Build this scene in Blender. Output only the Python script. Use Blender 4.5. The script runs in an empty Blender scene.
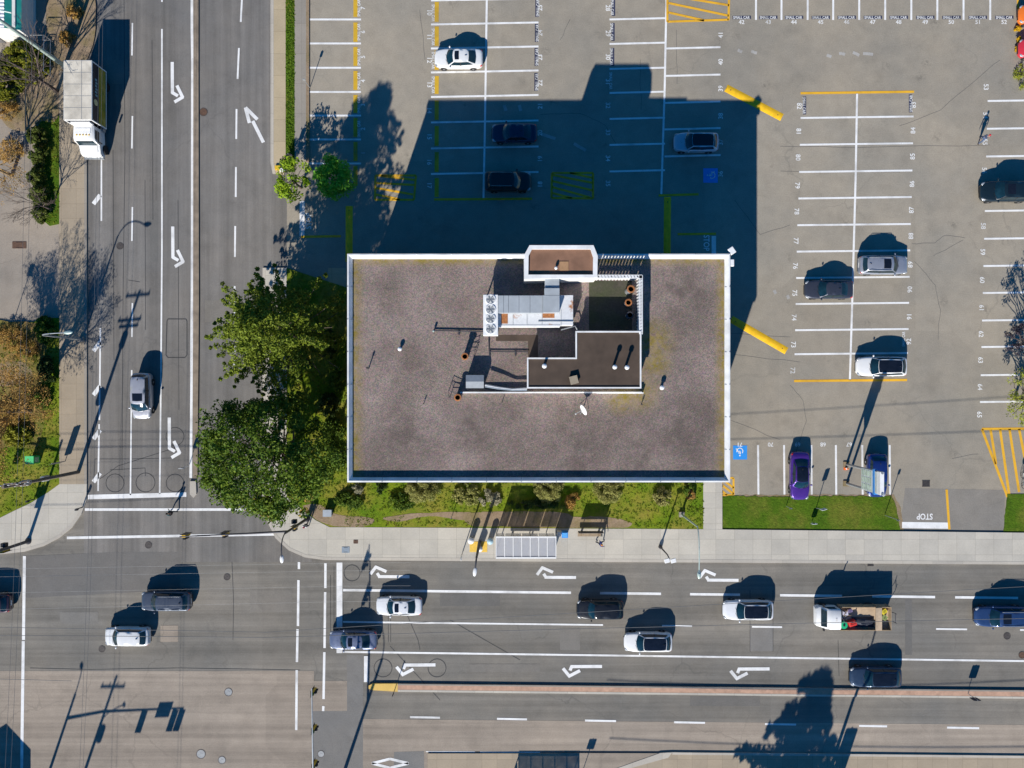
import bpy, bmesh, math, random
import numpy as np
from mathutils import Vector, Matrix, Quaternion
R = math.radians
PI = math.pi
random.seed(11)
scene = bpy.context.scene
COL = scene.collection
H = 71.0                      # camera height above the road

def P(px, py, z=0.0):
    """photo pixel seen at height z -> point of the place (10 px per metre on the ground)"""
    f = (H - z) / H
    return Vector(((px - 512) / 10 * f, (384 - py) / 10 * f, z))
def g(px, py):
    return ((px - 512) / 10.0, (384 - py) / 10.0)

# ------------------------------------------------------------------ objects
def tag(o, label=None, cat=None, group=None, kind=None):
    if label: o['label'] = label
    if cat: o['category'] = cat
    if group: o['group'] = group
    if kind: o['kind'] = kind
    return o
def thing(name, label, cat, loc=(0, 0, 0), rz=0.0, group=None):
    o = bpy.data.objects.new(name, None)
    o.empty_display_size = 0.3
    COL.objects.link(o)
    o.location = loc
    o.rotation_euler = (0, 0, rz)
    return tag(o, label, cat, group)

class MB:
    def __init__(s):
        s.v = []; s.f = []
    def poly(s, pts):
        b = len(s.v); s.v += [tuple(p) for p in pts]; s.f.append(tuple(range(b, b + len(pts)))); return s
    def prism(s, pts, z0, z1, bottom=False):
        a = sum(pts[i][0] * pts[(i + 1) % len(pts)][1] - pts[(i + 1) % len(pts)][0] * pts[i][1] for i in range(len(pts)))
        if a < 0: pts = list(reversed(pts))
        n = len(pts); b = len(s.v)
        s.v += [(p[0], p[1], z0) for p in pts] + [(p[0], p[1], z1) for p in pts]
        s.f.append(tuple(range(b + n, b + 2 * n)))
        if bottom: s.f.append(tuple(reversed(range(b, b + n))))
        for i in range(n):
            j = (i + 1) % n
            s.f.append((b + i, b + j, b + n + j, b + n + i))
        return s
    def box(s, c, d, rz=0.0, q=None):
        m = q.to_matrix() if q else Matrix.Rotation(rz, 3, 'Z')
        b = len(s.v); c = Vector(c)
        for x, y, z in ((-1,-1,-1),(1,-1,-1),(1,1,-1),(-1,1,-1),(-1,-1,1),(1,-1,1),(1,1,1),(-1,1,1)):
            s.v.append(tuple(c + m @ Vector((x * d[0] / 2, y * d[1] / 2, z * d[2] / 2))))
        for f in ((0,3,2,1),(4,5,6,7),(0,1,5,4),(1,2,6,5),(2,3,7,6),(3,0,4,7)):
            s.f.append(tuple(b + i for i in f))
        return s
    def rbox(s, c, d, r=0.05, rz=0.0, n=3):
        """box with rounded vertical edges"""
        pts = []
        for cx, cy, a0 in ((1,1,0),(-1,1,90),(-1,-1,180),(1,-1,270)):
            for k in range(n + 1):
                a = R(a0 + 90 * k / n)
                pts.append((cx * (d[0] / 2 - r) + r * math.cos(a), cy * (d[1] / 2 - r) + r * math.sin(a)))
        cs, sn = math.cos(rz), math.sin(rz)
        pts = [(c[0] + x * cs - y * sn, c[1] + x * sn + y * cs) for x, y in pts]
        return s.prism(pts, c[2] - d[2] / 2, c[2] + d[2] / 2, True)
    def strip(s, pts, w, z):
        """flat painted strip along a polyline"""
        n = len(pts)
        for i in range(n - 1):
            a = Vector((pts[i][0], pts[i][1])); b = Vector((pts[i + 1][0], pts[i + 1][1]))
            d = b - a
            if d.length < 1e-6: continue
            d.normalize(); nn = Vector((-d.y, d.x)) * (w / 2)
            s.poly([(a.x - nn.x, a.y - nn.y, z), (b.x - nn.x, b.y - nn.y, z), (b.x + nn.x, b.y + nn.y, z), (a.x + nn.x, a.y + nn.y, z)])
        return s
    def tube(s, pts, r, n=8, caps=True):
        pts = [Vector(p) for p in pts]; m = len(pts)
        rs = r if isinstance(r, (list, tuple)) else [r] * m
        b = len(s.v)
        ref = None
        for i, p in enumerate(pts):
            t = (pts[min(i + 1, m - 1)] - pts[max(i - 1, 0)])
            if t.length < 1e-9: t = Vector((0, 0, 1))
            t.normalize()
            if ref is None:
                ref = Vector((1, 0, 0)) if abs(t.x) < .8 else Vector((0, 1, 0))
            u = (ref - t * ref.dot(t))
            if u.length < 1e-6: u = t.orthogonal()
            u.normalize(); ref = u; w = t.cross(u)
            for k in range(n):
                a = 2 * PI * k / n
                s.v.append(tuple(p + (u * math.cos(a) + w * math.sin(a)) * rs[i]))
        for i in range(m - 1):
            for k in range(n):
                k2 = (k + 1) % n
                s.f.append((b + i * n + k, b + i * n + k2, b + (i + 1) * n + k2, b + (i + 1) * n + k))
        if caps:
            s.f.append(tuple(reversed(range(b, b + n))))
            s.f.append(tuple(range(b + (m - 1) * n, b + m * n)))
        return s
    def lathe(s, c, prof, n=20, axis='Z'):
        """prof: list of (radius, height)"""
        b = len(s.v); c = Vector(c)
        for r, h in prof:
            for k in range(n):
                a = 2 * PI * k / n
                p = (r * math.cos(a), r * math.sin(a), h)
                if axis == 'Y': p = (p[0], p[2], -p[1])
                if axis == 'X': p = (p[2], p[0], p[1])
                s.v.append(tuple(c + Vector(p)))
        for i in range(len(prof) - 1):
            for k in range(n):
                k2 = (k + 1) % n
                s.f.append((b + i * n + k, b + i * n + k2, b + (i + 1) * n + k2, b + (i + 1) * n + k))
        if prof[0][0] > 1e-4: s.f.append(tuple(reversed(range(b, b + n))))
        if prof[-1][0] > 1e-4: s.f.append(tuple(range(b + (len(prof) - 1) * n, b + len(prof) * n)))
        return s
    def grid(s, rows, closed=False):
        b = len(s.v); m = len(rows[0])
        for r in rows: s.v += [tuple(p) for p in r]
        for i in range(len(rows) - 1):
            for k in range(m if closed else m - 1):
                k2 = (k + 1) % m
                s.f.append((b + i * m + k, b + i * m + k2, b + (i + 1) * m + k2, b + (i + 1) * m + k))
        return s
    def ell(s, c, d, n=12, m=8, q=None):
        prof = [(max(1e-5, math.sin(PI * i / m)), -math.cos(PI * i / m)) for i in range(m + 1)]
        b = len(s.v); s.lathe((0, 0, 0), prof, n)
        for i in range(b, len(s.v)):
            v = Vector((s.v[i][0] * d[0] / 2, s.v[i][1] * d[1] / 2, s.v[i][2] * d[2] / 2))
            if q: v = q @ v
            s.v[i] = tuple(v + Vector(c))
        return s
    def add(s, o, mtx=None):
        b = len(s.v)
        s.v += [tuple(mtx @ Vector(p)) for p in o.v] if mtx else o.v
        s.f += [tuple(b + i for i in f) for f in o.f]
        return s
    def mesh(s, name, mat, smooth=False):
        me = bpy.data.meshes.new(name)
        me.from_pydata(s.v, [], s.f)
        me.validate(clean_customdata=False)
        bm = bmesh.new(); bm.from_mesh(me)
        if smooth: bmesh.ops.remove_doubles(bm, verts=bm.verts, dist=1e-4)
        bmesh.ops.recalc_face_normals(bm, faces=bm.faces)
        bm.to_mesh(me); bm.free()
        if smooth:
            me.polygons.foreach_set('use_smooth', [True] * len(me.polygons))
            if smooth != 'full':
                me.set_sharp_from_angle(angle=R(38))
        if mat: me.materials.append(mat)
        me.update()
        return me
    def flat(s, name, mat):
        """sheet whose faces all look up"""
        for i, f in enumerate(s.f):
            a = 0
            for k in range(len(f)):
                p = s.v[f[k]]; q = s.v[f[(k + 1) % len(f)]]
                a += p[0] * q[1] - q[0] * p[1]
            if a < 0: s.f[i] = tuple(reversed(f))
        me = bpy.data.meshes.new(name); me.from_pydata(s.v, [], s.f); me.materials.append(mat); me.update()
        o = bpy.data.objects.new(name, me); COL.objects.link(o); o['kind'] = 'structure'
        return o
    def build(s, name, mat, parent=None, smooth=False, world=False, bevel=0):
        if world and parent is not None:
            L = parent.location
            s.v = [(p[0] - L.x, p[1] - L.y, p[2] - L.z) for p in s.v]
        o = bpy.data.objects.new(name, s.mesh(name, mat, smooth)); COL.objects.link(o)
        if parent is not None: o.parent = parent
        if bevel:
            b = o.modifiers.new('bevel', 'BEVEL'); b.width = bevel; b.segments = 2; b.limit_method = 'ANGLE'
        return o
def put(name, me, parent=None, loc=(0, 0, 0), rz=0.0):
    o = bpy.data.objects.new(name, me); COL.objects.link(o)
    if parent is not None: o.parent = parent
    o.location = loc; o.rotation_euler = (0, 0, rz)
    return o
def structure(o):
    o['kind'] = 'structure'; return o

# ------------------------------------------------------------------ materials
def newmat(name):
    m = bpy.data.materials.new(name); m.use_nodes = True
    nt = m.node_tree
    b = [n for n in nt.nodes if n.type == 'BSDF_PRINCIPLED'][0]
    return m, nt, b
def N(nt, t, **kw):
    n = nt.nodes.new(t)
    for k, v in kw.items():
        if k.startswith('i_'): n.inputs[k[2:].replace('_', ' ')].default_value = v
        else: setattr(n, k, v)
    return n
def coords(nt, sc=(1, 1, 1), rot=(0, 0, 0), which='Object'):
    tc = N(nt, 'ShaderNodeTexCoord'); mp = N(nt, 'ShaderNodeMapping')
    mp.inputs['Scale'].default_value = sc; mp.inputs['Rotation'].default_value = rot
    nt.links.new(tc.outputs[which], mp.inputs['Vector'])
    return mp.outputs['Vector']
def noise(nt, vec, scale, detail=4, rough=.55, lo=.3, hi=.7, a=0.0, b=1.0):
    n = N(nt, 'ShaderNodeTexNoise'); n.inputs['Scale'].default_value = scale
    n.inputs['Detail'].default_value = detail; n.inputs['Roughness'].default_value = rough
    nt.links.new(vec, n.inputs['Vector'])
    r = N(nt, 'ShaderNodeMapRange'); r.inputs['From Min'].default_value = lo; r.inputs['From Max'].default_value = hi
    r.inputs['To Min'].default_value = a; r.inputs['To Max'].default_value = b
    nt.links.new(n.outputs['Fac'], r.inputs['Value'])
    return r.outputs['Result']
def mixc(nt, fac, A, B, blend='MIX'):
    n = N(nt, 'ShaderNodeMix', data_type='RGBA', blend_type=blend)
    for sock, v in ((n.inputs['Factor'], fac), (n.inputs['A'], A), (n.inputs['B'], B)):
        pass
    ins = [i for i in n.inputs if i.enabled]
    fi = [i for i in n.inputs if i.identifier == 'Factor_Float'][0]
    ai = [i for i in n.inputs if i.identifier == 'A_Color'][0]
    bi = [i for i in n.inputs if i.identifier == 'B_Color'][0]
    for sock, v in ((fi, fac), (ai, A), (bi, B)):
        if isinstance(v, bpy.types.NodeSocket): nt.links.new(v, sock)
        elif isinstance(v, (int, float)): sock.default_value = v
        else: sock.default_value = (v[0], v[1], v[2], 1)
    return [o for o in n.outputs if o.identifier == 'Result_Color'][0]
def mulv(nt, c, v):
    """multiply a colour by a scalar socket"""
    cb = N(nt, 'ShaderNodeCombineColor')
    for k in ('Red', 'Green', 'Blue'): nt.links.new(v, cb.inputs[k])
    return mixc(nt, 1.0, c, cb.outputs['Color'], 'MULTIPLY')
def bump(nt, b, h, strength=.3, dist=.02):
    n = N(nt, 'ShaderNodeBump'); n.inputs['Strength'].default_value = strength; n.inputs['Distance'].default_value = dist
    nt.links.new(h, n.inputs['Height']); nt.links.new(n.outputs['Normal'], b.inputs['Normal'])

def simple(name, c, rough=.6, metal=0.0, var=.12, scale=3.0, spec=.4, coat=0.0, alpha=1.0, bmp=0.0):
    m, nt, b = newmat(name)
    v = coords(nt)
    k = noise(nt, v, scale, 5, .6, .3, .7, 1 - var, 1 + var)
    col = mulv(nt, c, k)
    nt.links.new(col, b.inputs['Base Color'])
    b.inputs['Roughness'].default_value = rough; b.inputs['Metallic'].default_value = metal
    b.inputs['Specular IOR Level'].default_value = spec; b.inputs['Coat Weight'].default_value = coat
    b.inputs['Coat Roughness'].default_value = .06
    b.inputs['Alpha'].default_value = alpha
    if bmp: bump(nt, b, noise(nt, v, scale * 8, 4, .6), bmp, .02)
    return m
def carpaint(name, c, metal=.0, rough=.32):
    m, nt, b = newmat(name)
    v = coords(nt)
    col = mulv(nt, c, noise(nt, v, 1.3, 4, .6, .3, .7, .93, 1.05))
    nt.links.new(col, b.inputs['Base Color'])
    nt.links.new(noise(nt, v, 5, 4, .6, .3, .7, rough - .06, rough + .1), b.inputs['Roughness'])
    b.inputs['Metallic'].default_value = metal
    b.inputs['Coat Weight'].default_value = .7; b.inputs['Coat Roughness'].default_value = .05
    b.inputs['Specular IOR Level'].default_value = .4
    return m

def asphalt(name, c, warm=(1.06, 1.0, .93), streak=None, cracks=.5, patch=.12, oil=0.25):
    m, nt, b = newmat(name)
    v = coords(nt)
    big = noise(nt, v, .11, 5, .6, .32, .68)
    c1 = tuple(x * (1 - patch) for x in c); c2 = tuple(x * (1 + patch) * w for x, w in zip(c, warm))
    col = mixc(nt, big, c1, c2)
    mid = noise(nt, v, .7, 5, .65, .3, .7, .92, 1.08)
    col = mulv(nt, col, mid)
    if streak:
        sc = (.012, .55, 1) if streak == 'x' else (.55, .012, 1)
        st = noise(nt, coords(nt, sc), 1.0, 4, .55, .3, .7, .80, 1.17)
        col = mulv(nt, col, st)
        st2 = noise(nt, coords(nt, (sc[0] * 4, sc[1] * 4, 1)), 1.0, 3, .6, .35, .65, .93, 1.06)
        col = mulv(nt, col, st2)
    # worn slab-like tone changes
    vo = N(nt, 'ShaderNodeTexVoronoi', feature='F1', distance='CHEBYCHEV'); vo.inputs['Scale'].default_value = .06
    nt.links.new(v, vo.inputs['Vector'])
    sep = N(nt, 'ShaderNodeSeparateColor'); nt.links.new(vo.outputs['Color'], sep.inputs['Color'])
    mr = N(nt, 'ShaderNodeMapRange'); mr.inputs['To Min'].default_value = .95; mr.inputs['To Max'].default_value = 1.05
    nt.links.new(sep.outputs['Red'], mr.inputs['Value'])
    col = mulv(nt, col, mr.outputs['Result'])
    # fine grit
    col = mulv(nt, col, noise(nt, v, 9, 3, .7, .25, .75, .84, 1.16))
    col = mulv(nt, col, noise(nt, coords(nt, (1, 1, 1), (0, 0, .5)), .32, 6, .7, .52, .72, 1, .86))
    # cracks
    if cracks:
        wv = N(nt, 'ShaderNodeVectorMath', operation='ADD')
        nz = N(nt, 'ShaderNodeTexNoise'); nz.inputs['Scale'].default_value = .5; nz.inputs['Detail'].default_value = 5
        nt.links.new(v, nz.inputs['Vector'])
        sc_ = N(nt, 'ShaderNodeVectorMath', operation='SCALE'); sc_.inputs['Scale'].default_value = 2.2
        nt.links.new(nz.outputs['Color'], sc_.inputs[0])
        nt.links.new(v, wv.inputs[0]); nt.links.new(sc_.outputs['Vector'], wv.inputs[1])
        vd = N(nt, 'ShaderNodeTexVoronoi', feature='DISTANCE_TO_EDGE'); vd.inputs['Scale'].default_value = .085
        nt.links.new(wv.outputs['Vector'], vd.inputs['Vector'])
        lt = N(nt, 'ShaderNodeMapRange'); lt.inputs['From Min'].default_value = .002; lt.inputs['From Max'].default_value = .007
        lt.inputs['To Min'].default_value = 1; lt.inputs['To Max'].default_value = 0
        nt.links.new(vd.outputs['Distance'], lt.inputs['Value'])
        gate = noise(nt, v, .07, 3, .6, .46, .6, 0, cracks)
        mm = N(nt, 'ShaderNodeMath', operation='MULTIPLY'); nt.links.new(lt.outputs['Result'], mm.inputs[0]); nt.links.new(gate, mm.inputs[1])
        col = mixc(nt, mm.outputs['Value'], col, tuple(x * .6 for x in c))
    # oil spots
    if oil:
        vs = N(nt, 'ShaderNodeTexVoronoi', feature='F1'); vs.inputs['Scale'].default_value = .33; vs.inputs['Randomness'].default_value = 1
        nt.links.new(v, vs.inputs['Vector'])
        ms = N(nt, 'ShaderNodeMapRange'); ms.inputs['From Min'].default_value = .0; ms.inputs['From Max'].default_value = .22
        ms.inputs['To Min'].default_value = oil; ms.inputs['To Max'].default_value = 0
        nt.links.new(vs.outputs['Distance'], ms.inputs['Value'])
        gt = noise(nt, v, 2.5, 4, .7, .45, .6)
        mo = N(nt, 'ShaderNodeMath', operation='MULTIPLY'); nt.links.new(ms.outputs['Result'], mo.inputs[0]); nt.links.new(gt, mo.inputs[1])
        col = mixc(nt, mo.outputs['Value'], col, tuple(x * .4 for x in c))
    nt.links.new(col, b.inputs['Base Color'])
    b.inputs['Roughness'].default_value = .88; b.inputs['Specular IOR Level'].default_value = .25
    bump(nt, b, noise(nt, v, 30, 3, .7), .25, .01)
    return m
def paint(name, c, wear=.35):
    m, nt, b = newmat(name)
    v = coords(nt)
    col = mulv(nt, c, noise(nt, v, 1.2, 5, .65, .3, .7, .88, 1.05))
    nt.links.new(col, b.inputs['Base Color'])
    b.inputs['Roughness'].default_value = .7; b.inputs['Specular IOR Level'].default_value = .3
    w1 = noise(nt, v, 7, 6, .75, .28, .42, 1 - wear, 1)
    w2 = noise(nt, v, .35, 3, .6, .25, .5, 1 - wear * .8, 1)
    mm = N(nt, 'ShaderNodeMath', operation='MULTIPLY'); nt.links.new(w1, mm.inputs[0]); nt.links.new(w2, mm.inputs[1])
    nt.links.new(mm.outputs['Value'], b.inputs['Alpha'])
    return m
def concrete(name, c, sx=1.5, sy=1.5, joint=.012, rot=0.0, off=(0, 0)):
    m, nt, b = newmat(name)
    v = coords(nt)
    vb = coords(nt, (1, 1, 1), (0, 0, rot))
    br = N(nt, 'ShaderNodeTexBrick'); br.offset = 0.0
    br.inputs['Scale'].default_value = 1.0; br.inputs['Mortar Size'].default_value = joint
    br.inputs['Brick Width'].default_value = sx; br.inputs['Row Height'].default_value = sy
    br.inputs['Color1'].default_value = (.92, .92, .92, 1); br.inputs['Color2'].default_value = (1.06, 1.05, 1.03, 1)
    br.inputs['Mortar'].default_value = (.62, .6, .57, 1)
    nt.links.new(vb, br.inputs['Vector'])
    col = mixc(nt, noise(nt, v, .35, 5, .65, .3, .7), tuple(x * .9 for x in c), tuple(x * 1.08 for x in c))
    col = mixc(nt, 1.0, col, br.outputs['Color'], 'MULTIPLY')
    col = mulv(nt, col, noise(nt, v, 7, 4, .7, .25, .75, .92, 1.08))
    nt.links.new(col, b.inputs['Base Color']); b.inputs['Roughness'].default_value = .85; b.inputs['Specular IOR Level'].default_value = .25
    return m
def mottled(name, cols, scale=.5, fine=6, rough=.95, bmp=.5, con=.24):
    """ground cover: three colours by noise at two scales"""
    m, nt, b = newmat(name)
    v = coords(nt)
    col = mixc(nt, noise(nt, v, scale, 6, .68, .36, .64), cols[0], cols[1])
    col = mixc(nt, noise(nt, coords(nt, (1, 1, 1), (0, 0, 1.1)), scale * .45, 5, .65, .45, .66), col, cols[2])
    col = mulv(nt, col, noise(nt, v, fine, 5, .75, .25, .75, 1 - con, 1 + con))
    nt.links.new(col, b.inputs['Base Color']); b.inputs['Roughness'].default_value = rough; b.inputs['Specular IOR Level'].default_value = .15
    if bmp: bump(nt, b, noise(nt, v, fine * 1.7, 4, .7), bmp, .06)
    return m
def foliage(name, c1, c2, c3=None, trans=.25):
    m, nt, b = newmat(name)
    ge = N(nt, 'ShaderNodeNewGeometry')
    col = mixc(nt, ge.outputs['Random Per Island'], c1, c2)
    if c3 is not None:
        col = mixc(nt, noise(nt, coords(nt), .9, 3, .6, .55, .68), col, c3)
    nt.links.new(col, b.inputs['Base Color'])
    b.inputs['Roughness'].default_value = .65; b.inputs['Specular IOR Level'].default_value = .2
    tr = N(nt, 'ShaderNodeBsdfTranslucent'); nt.links.new(col, tr.inputs['Color'])
    mx = N(nt, 'ShaderNodeMixShader'); mx.inputs['Fac'].default_value = trans
    out = [n for n in nt.nodes if n.type == 'OUTPUT_MATERIAL'][0]
    nt.links.new(b.outputs['BSDF'], mx.inputs[1]); nt.links.new(tr.outputs['BSDF'], mx.inputs[2])
    nt.links.new(mx.outputs['Shader'], out.inputs['Surface'])
    return m

M = {}
M['lot'] = asphalt('lot_asphalt', (.296, .270, .224), cracks=.35, oil=.65, patch=.1)
M['street'] = asphalt('street_asphalt', (.178, .171, .162), streak='y', cracks=.3, oil=.1, patch=.06)
M['avenue'] = asphalt('avenue_asphalt', (.185, .176, .158), streak='x', cracks=.5, oil=.15, patch=.1)
M['pink'] = asphalt('worn_concrete_road', (.300, .254, .206), warm=(1.02, 1, .98), streak='x', cracks=.4, oil=.1, patch=.07)
M['greypatch'] = asphalt('patch_asphalt', (.19, .186, .178), cracks=.2, oil=.1, patch=.06)
M['darkpatch'] = asphalt('dark_patch_asphalt', (.15, .146, .14), cracks=.2, oil=.1, patch=.06)
M['westlot'] = asphalt('west_lot_asphalt', (.30, .265, .225), cracks=.3, oil=.2, patch=.12)
M['white'] = paint('white_road_paint', (.82, .81, .79), .5)
M['yellow'] = paint('yellow_road_paint', (.78, .42, .03), .45)
M['nose'] = paint('median_nose_paint', (.70, .46, .12), .3)
M['whitefaint'] = paint('faded_white_stencil', (.78, .77, .74), .8)
M['yellowfaded'] = paint('faded_yellow_stencil', (.62, .38, .03), .7)
M['blue'] = paint('blue_stall_paint', (.03, .28, .75), .1)
M['bluedark'] = paint('dark_stencil_paint', (.045, .05, .09), .55)
M['drive'] = asphalt('driveway_asphalt', (.235, .222, .20), cracks=.2, oil=.1, patch=.05)
M['tarline'] = paint('worn_tar_line', (.055, .055, .057), .62)
M['crackline'] = paint('fine_crack_line', (.11, .105, .10), .92)
M['tar'] = simple('tar_seal', (.045, .045, .047), .6, var=.3)
M['walk'] = concrete('sidewalk_concrete', (.50, .465, .40), 1.85, 1.55, .012)
M['walk2'] = concrete('west_sidewalk_concrete', (.365, .300, .220), 1.5, 1.5, .012)
M['walk3'] = concrete('narrow_sidewalk_concrete', (.45, .365, .24), 1.5, 2.2, .012)
M['kerb'] = concrete('kerb_concrete', (.47, .43, .37), 3, 3, .01)
M['kerbgrey'] = concrete('kerb_grey_concrete', (.30, .27, .23), 3, 3, .01)
M['redbrick'] = simple('median_red_pavers', (.47, .29, .20), .85, var=.2, scale=2)
M['brownmed'] = simple('median_brown_concrete', (.24, .19, .14), .9, var=.25, scale=1.2)
M['grass'] = mottled('lawn_grass', ((.090, .170, .007), (.175, .225, .012), (.27, .22, .04)), .45, 5)
M['grassgreen'] = mottled('lush_grass', ((.052, .110, .005), (.078, .140, .007), (.14, .15, .02)), .6, 3.2, con=.42)
M['dirt'] = mottled('bare_dirt', ((.33, .245, .165), (.25, .18, .115), (.20, .16, .07)), .8, 6, bmp=.3)
M['earth'] = mottled('wide_ground', ((.14, .13, .11), (.10, .12, .05), (.18, .16, .13)), .05, 1, bmp=0)
M['bark'] = simple('bark', (.11, .085, .065), .9, var=.35, scale=6, bmp=.4)
M['twig'] = simple('twig_bark', (.24, .17, .10), .9, var=.3, scale=4)
M['twigdark'] = simple('dark_twig_bark', (.10, .075, .065), .9, var=.3, scale=4)
M['steel'] = simple('galvanised_steel', (.42, .44, .45), .45, .6, .1)
M['steeldark'] = simple('dark_painted_steel', (.055, .055, .065), .5, .2, .2)
M['lampgreen'] = simple('pale_green_lamp_paint', (.42, .52, .48), .45, .3, .1)
M['wood'] = simple('weathered_pole_wood', (.16, .125, .095), .9, var=.3, scale=3)
M['whitepaint'] = simple('white_metal_paint', (.78, .78, .77), .5, var=.07)
M['offwhite'] = simple('offwhite_wall', (.66, .64, .60), .8, var=.1)
M['black'] = simple('black_plastic', (.02, .02, .022), .5, var=.2)
M['rubber'] = simple('tyre_rubber', (.018, .018, .019), .85, var=.25)
M['rim'] = simple('alloy_rim', (.42, .42, .43), .35, .8, .1)
M['yellowbox'] = simple('signal_yellow', (.72, .45, .03), .5, var=.1)
M['headlight'] = simple('headlight_lens', (.36, .38, .40), .12, .1, .05, spec=.7)
M['taillight'] = simple('tail_light_lens', (.55, .02, .02), .2, 0, .1, spec=.6)
M['plate'] = simple('licence_plate_metal', (.75, .75, .72), .5, var=.05)
def glassmat(name, c, rough=.06):
    m, nt, b = newmat(name)
    v = coords(nt)
    nt.links.new(mulv(nt, c, noise(nt, v, 2.0, 3, .6, .3, .7, .7, 1.3)), b.inputs['Base Color'])
    b.inputs['Roughness'].default_value = rough; b.inputs['Specular IOR Level'].default_value = .6
    b.inputs['Coat Weight'].default_value = .3
    return m
M['glass'] = glassmat('car_tinted_glass', (.012, .03, .04))
M['windscreen'] = glassmat('car_windscreen_glass', (.007, .026, .038))
M['roofglass'] = glassmat('panoramic_roof_glass', (.008, .01, .016))
M['winglass'] = glassmat('window_glass', (.02, .035, .045))
m, nt, b = newmat('shelter_glazing'); b.inputs['Base Color'].default_value = (.46, .47, .50, 1)
b.inputs['Roughness'].default_value = .25; nt.links.new(noise(nt, coords(nt), 1.5, 4, .6, .3, .7, .55, .75), b.inputs['Alpha'])
M['shelterglass'] = m
# ------------------------------------------------------------------ ground, roads, pavements
def gp(pts): return [g(*p) for p in pts]
def sheet(name, pts, z, mat):
    mb = MB(); mb.poly([(x, y, z) for x, y in gp(pts)]); return mb.flat(name, mat)
def slab(name, pts, z0, z1, mat, smooth=False):
    mb = MB(); mb.prism(gp(pts), z0, z1); return structure(mb.build(name, mat))
def rect(x0, y0, x1, y1): return [(x0, y0), (x1, y0), (x1, y1), (x0, y1)]

sheet('ground', rect(-9000, -9000, 10000, 10000), -.05, M['earth'])
sheet('avenue', [(-1400, 478), (2400, 478), (2400, 790), (-1400, 753)], -.004, M['avenue'])
sheet('street', rect(84, -1400, 312, 562), 0.0, M['street'])
sheet('parking_lot', [(287, -1400), (2400, -1400), (2400, 541), (300, 520), (287, 268)], .004, M['lot'])
sheet('west_lot', rect(-1400, -1400, 66, 520), .006, M['westlot'])
# surface patches of the junction and the avenue
sheet('road_patch', [(-1400, 671), (314, 671), (314, 681), (347, 681), (347, 711), (312, 711), (312, 1500), (-1400, 1500)], .004, M['pink'])
sheet('road_patch', [(312, 711), (347, 711), (347, 655), (363, 655), (363, 1500), (312, 1500)], .004, M['greypatch'])
sheet('road_patch', [(363, 719), (2400, 737), (2400, 900), (363, 900)], .004, M['pink'])
sheet('road_patch', [(25, 556), (120, 552), (180, 552), (180, 590), (25, 598)], .005, M['darkpatch'])
sheet('road_patch', rect(750, 624, 773, 651), .005, M['greypatch'])
sheet('road_patch', rect(160.5, 625.5, 178, 642), .008, M['pink'])
sheet('road_patch', [(905, 488), (1005, 490), (1004, 531), (900, 529)], .008, M['drive'])
M['cut'] = asphalt('utility_cut_asphalt', (.150, .146, .138), cracks=.1, oil=.1, patch=.05)
M['cutpale'] = asphalt('pale_patch_asphalt', (.195, .186, .170), cracks=.1, oil=.1, patch=.05)
for r_, m_ in ((rect(150, 200, 158, 262), 'cut'), (rect(205, 300, 232, 322), 'cutpale'), (rect(104, 60, 128, 84), 'cutpale'), (rect(440, 594, 500, 606), 'cut'), (rect(560, 628, 580, 650), 'cutpale'), (rect(905, 600, 912, 655), 'cut'), (rect(690, 696, 760, 706), 'cut'), (rect(250, 590, 292, 612), 'cutpale'), (rect(60, 612, 98, 624), 'cutpale'), (rect(470, 664, 540, 672), 'cutpale')):
    sheet('road_patch', r_, .0062, M[m_])
sheet('road_patch', rect(328, 268, 352, 288), .010, M['walk3'])
sheet('road_patch', [(394, 752), (424, 751), (424, 800), (394, 800)], .009, M['greypatch'])

# pavements with their kerbs
AK = lambda x: 559.5 + (x - 325) * .0066          # kerb line north of the avenue
KN = [(263, 268), (263, 500), (267, 520), (276, 538), (289, 550), (305, 557), (325, 559.8), (600, 561.6), (895, 563.4), (1400, 567)]
def inset(pts, d):
    out = []
    for i, p in enumerate(pts):
        a = Vector(pts[max(i - 1, 0)]); b = Vector(pts[min(i + 1, len(pts) - 1)])
        t = (b - a).normalized(); out.append((p[0] + t.y * d, p[1] - t.x * d))
    return out
KNi = inset(KN, 3)
slab('kerb', KN + list(reversed(KNi)), -.03, .13, M['kerb'])
slab('sidewalk', KNi + [(1400, 536), (1024, 532.5), (703, 529), (345, 527), (330, 527), (316, 520), (303, 510), (287, 497), (287, 268)], -.03, .12, M['walk'])
slab('kerb', [(271, -1400), (274, -1400), (274, 163), (276, 174), (273, 174), (271, 163)], -.03, .13, M['kerb'])
slab('sidewalk', [(274, -1400), (286, -1400), (286, 168), (284, 175), (276, 174), (274, 163)], -.03, .12, M['walk3'])
slab('sidewalk', [(295, -1400), (306.5, -1400), (306.5, 160), (295, 160)], -.03, .115, M['kerbgrey'])
slab('kerb', [(306.5, -1400), (309.5, -1400), (309.5, 162), (306.5, 162)], -.03, .14, M['dirt'])
lawn_strip = slab('grass_strip', [(286, -1400), (295, -1400), (295, 172), (289, 172), (286, 166)], -.03, .10, M['grassgreen'])
slab('sidewalk', [(703, 482), (722, 482), (722, 529.4), (703, 529)], -.03, .112, M['walk'])
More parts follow.
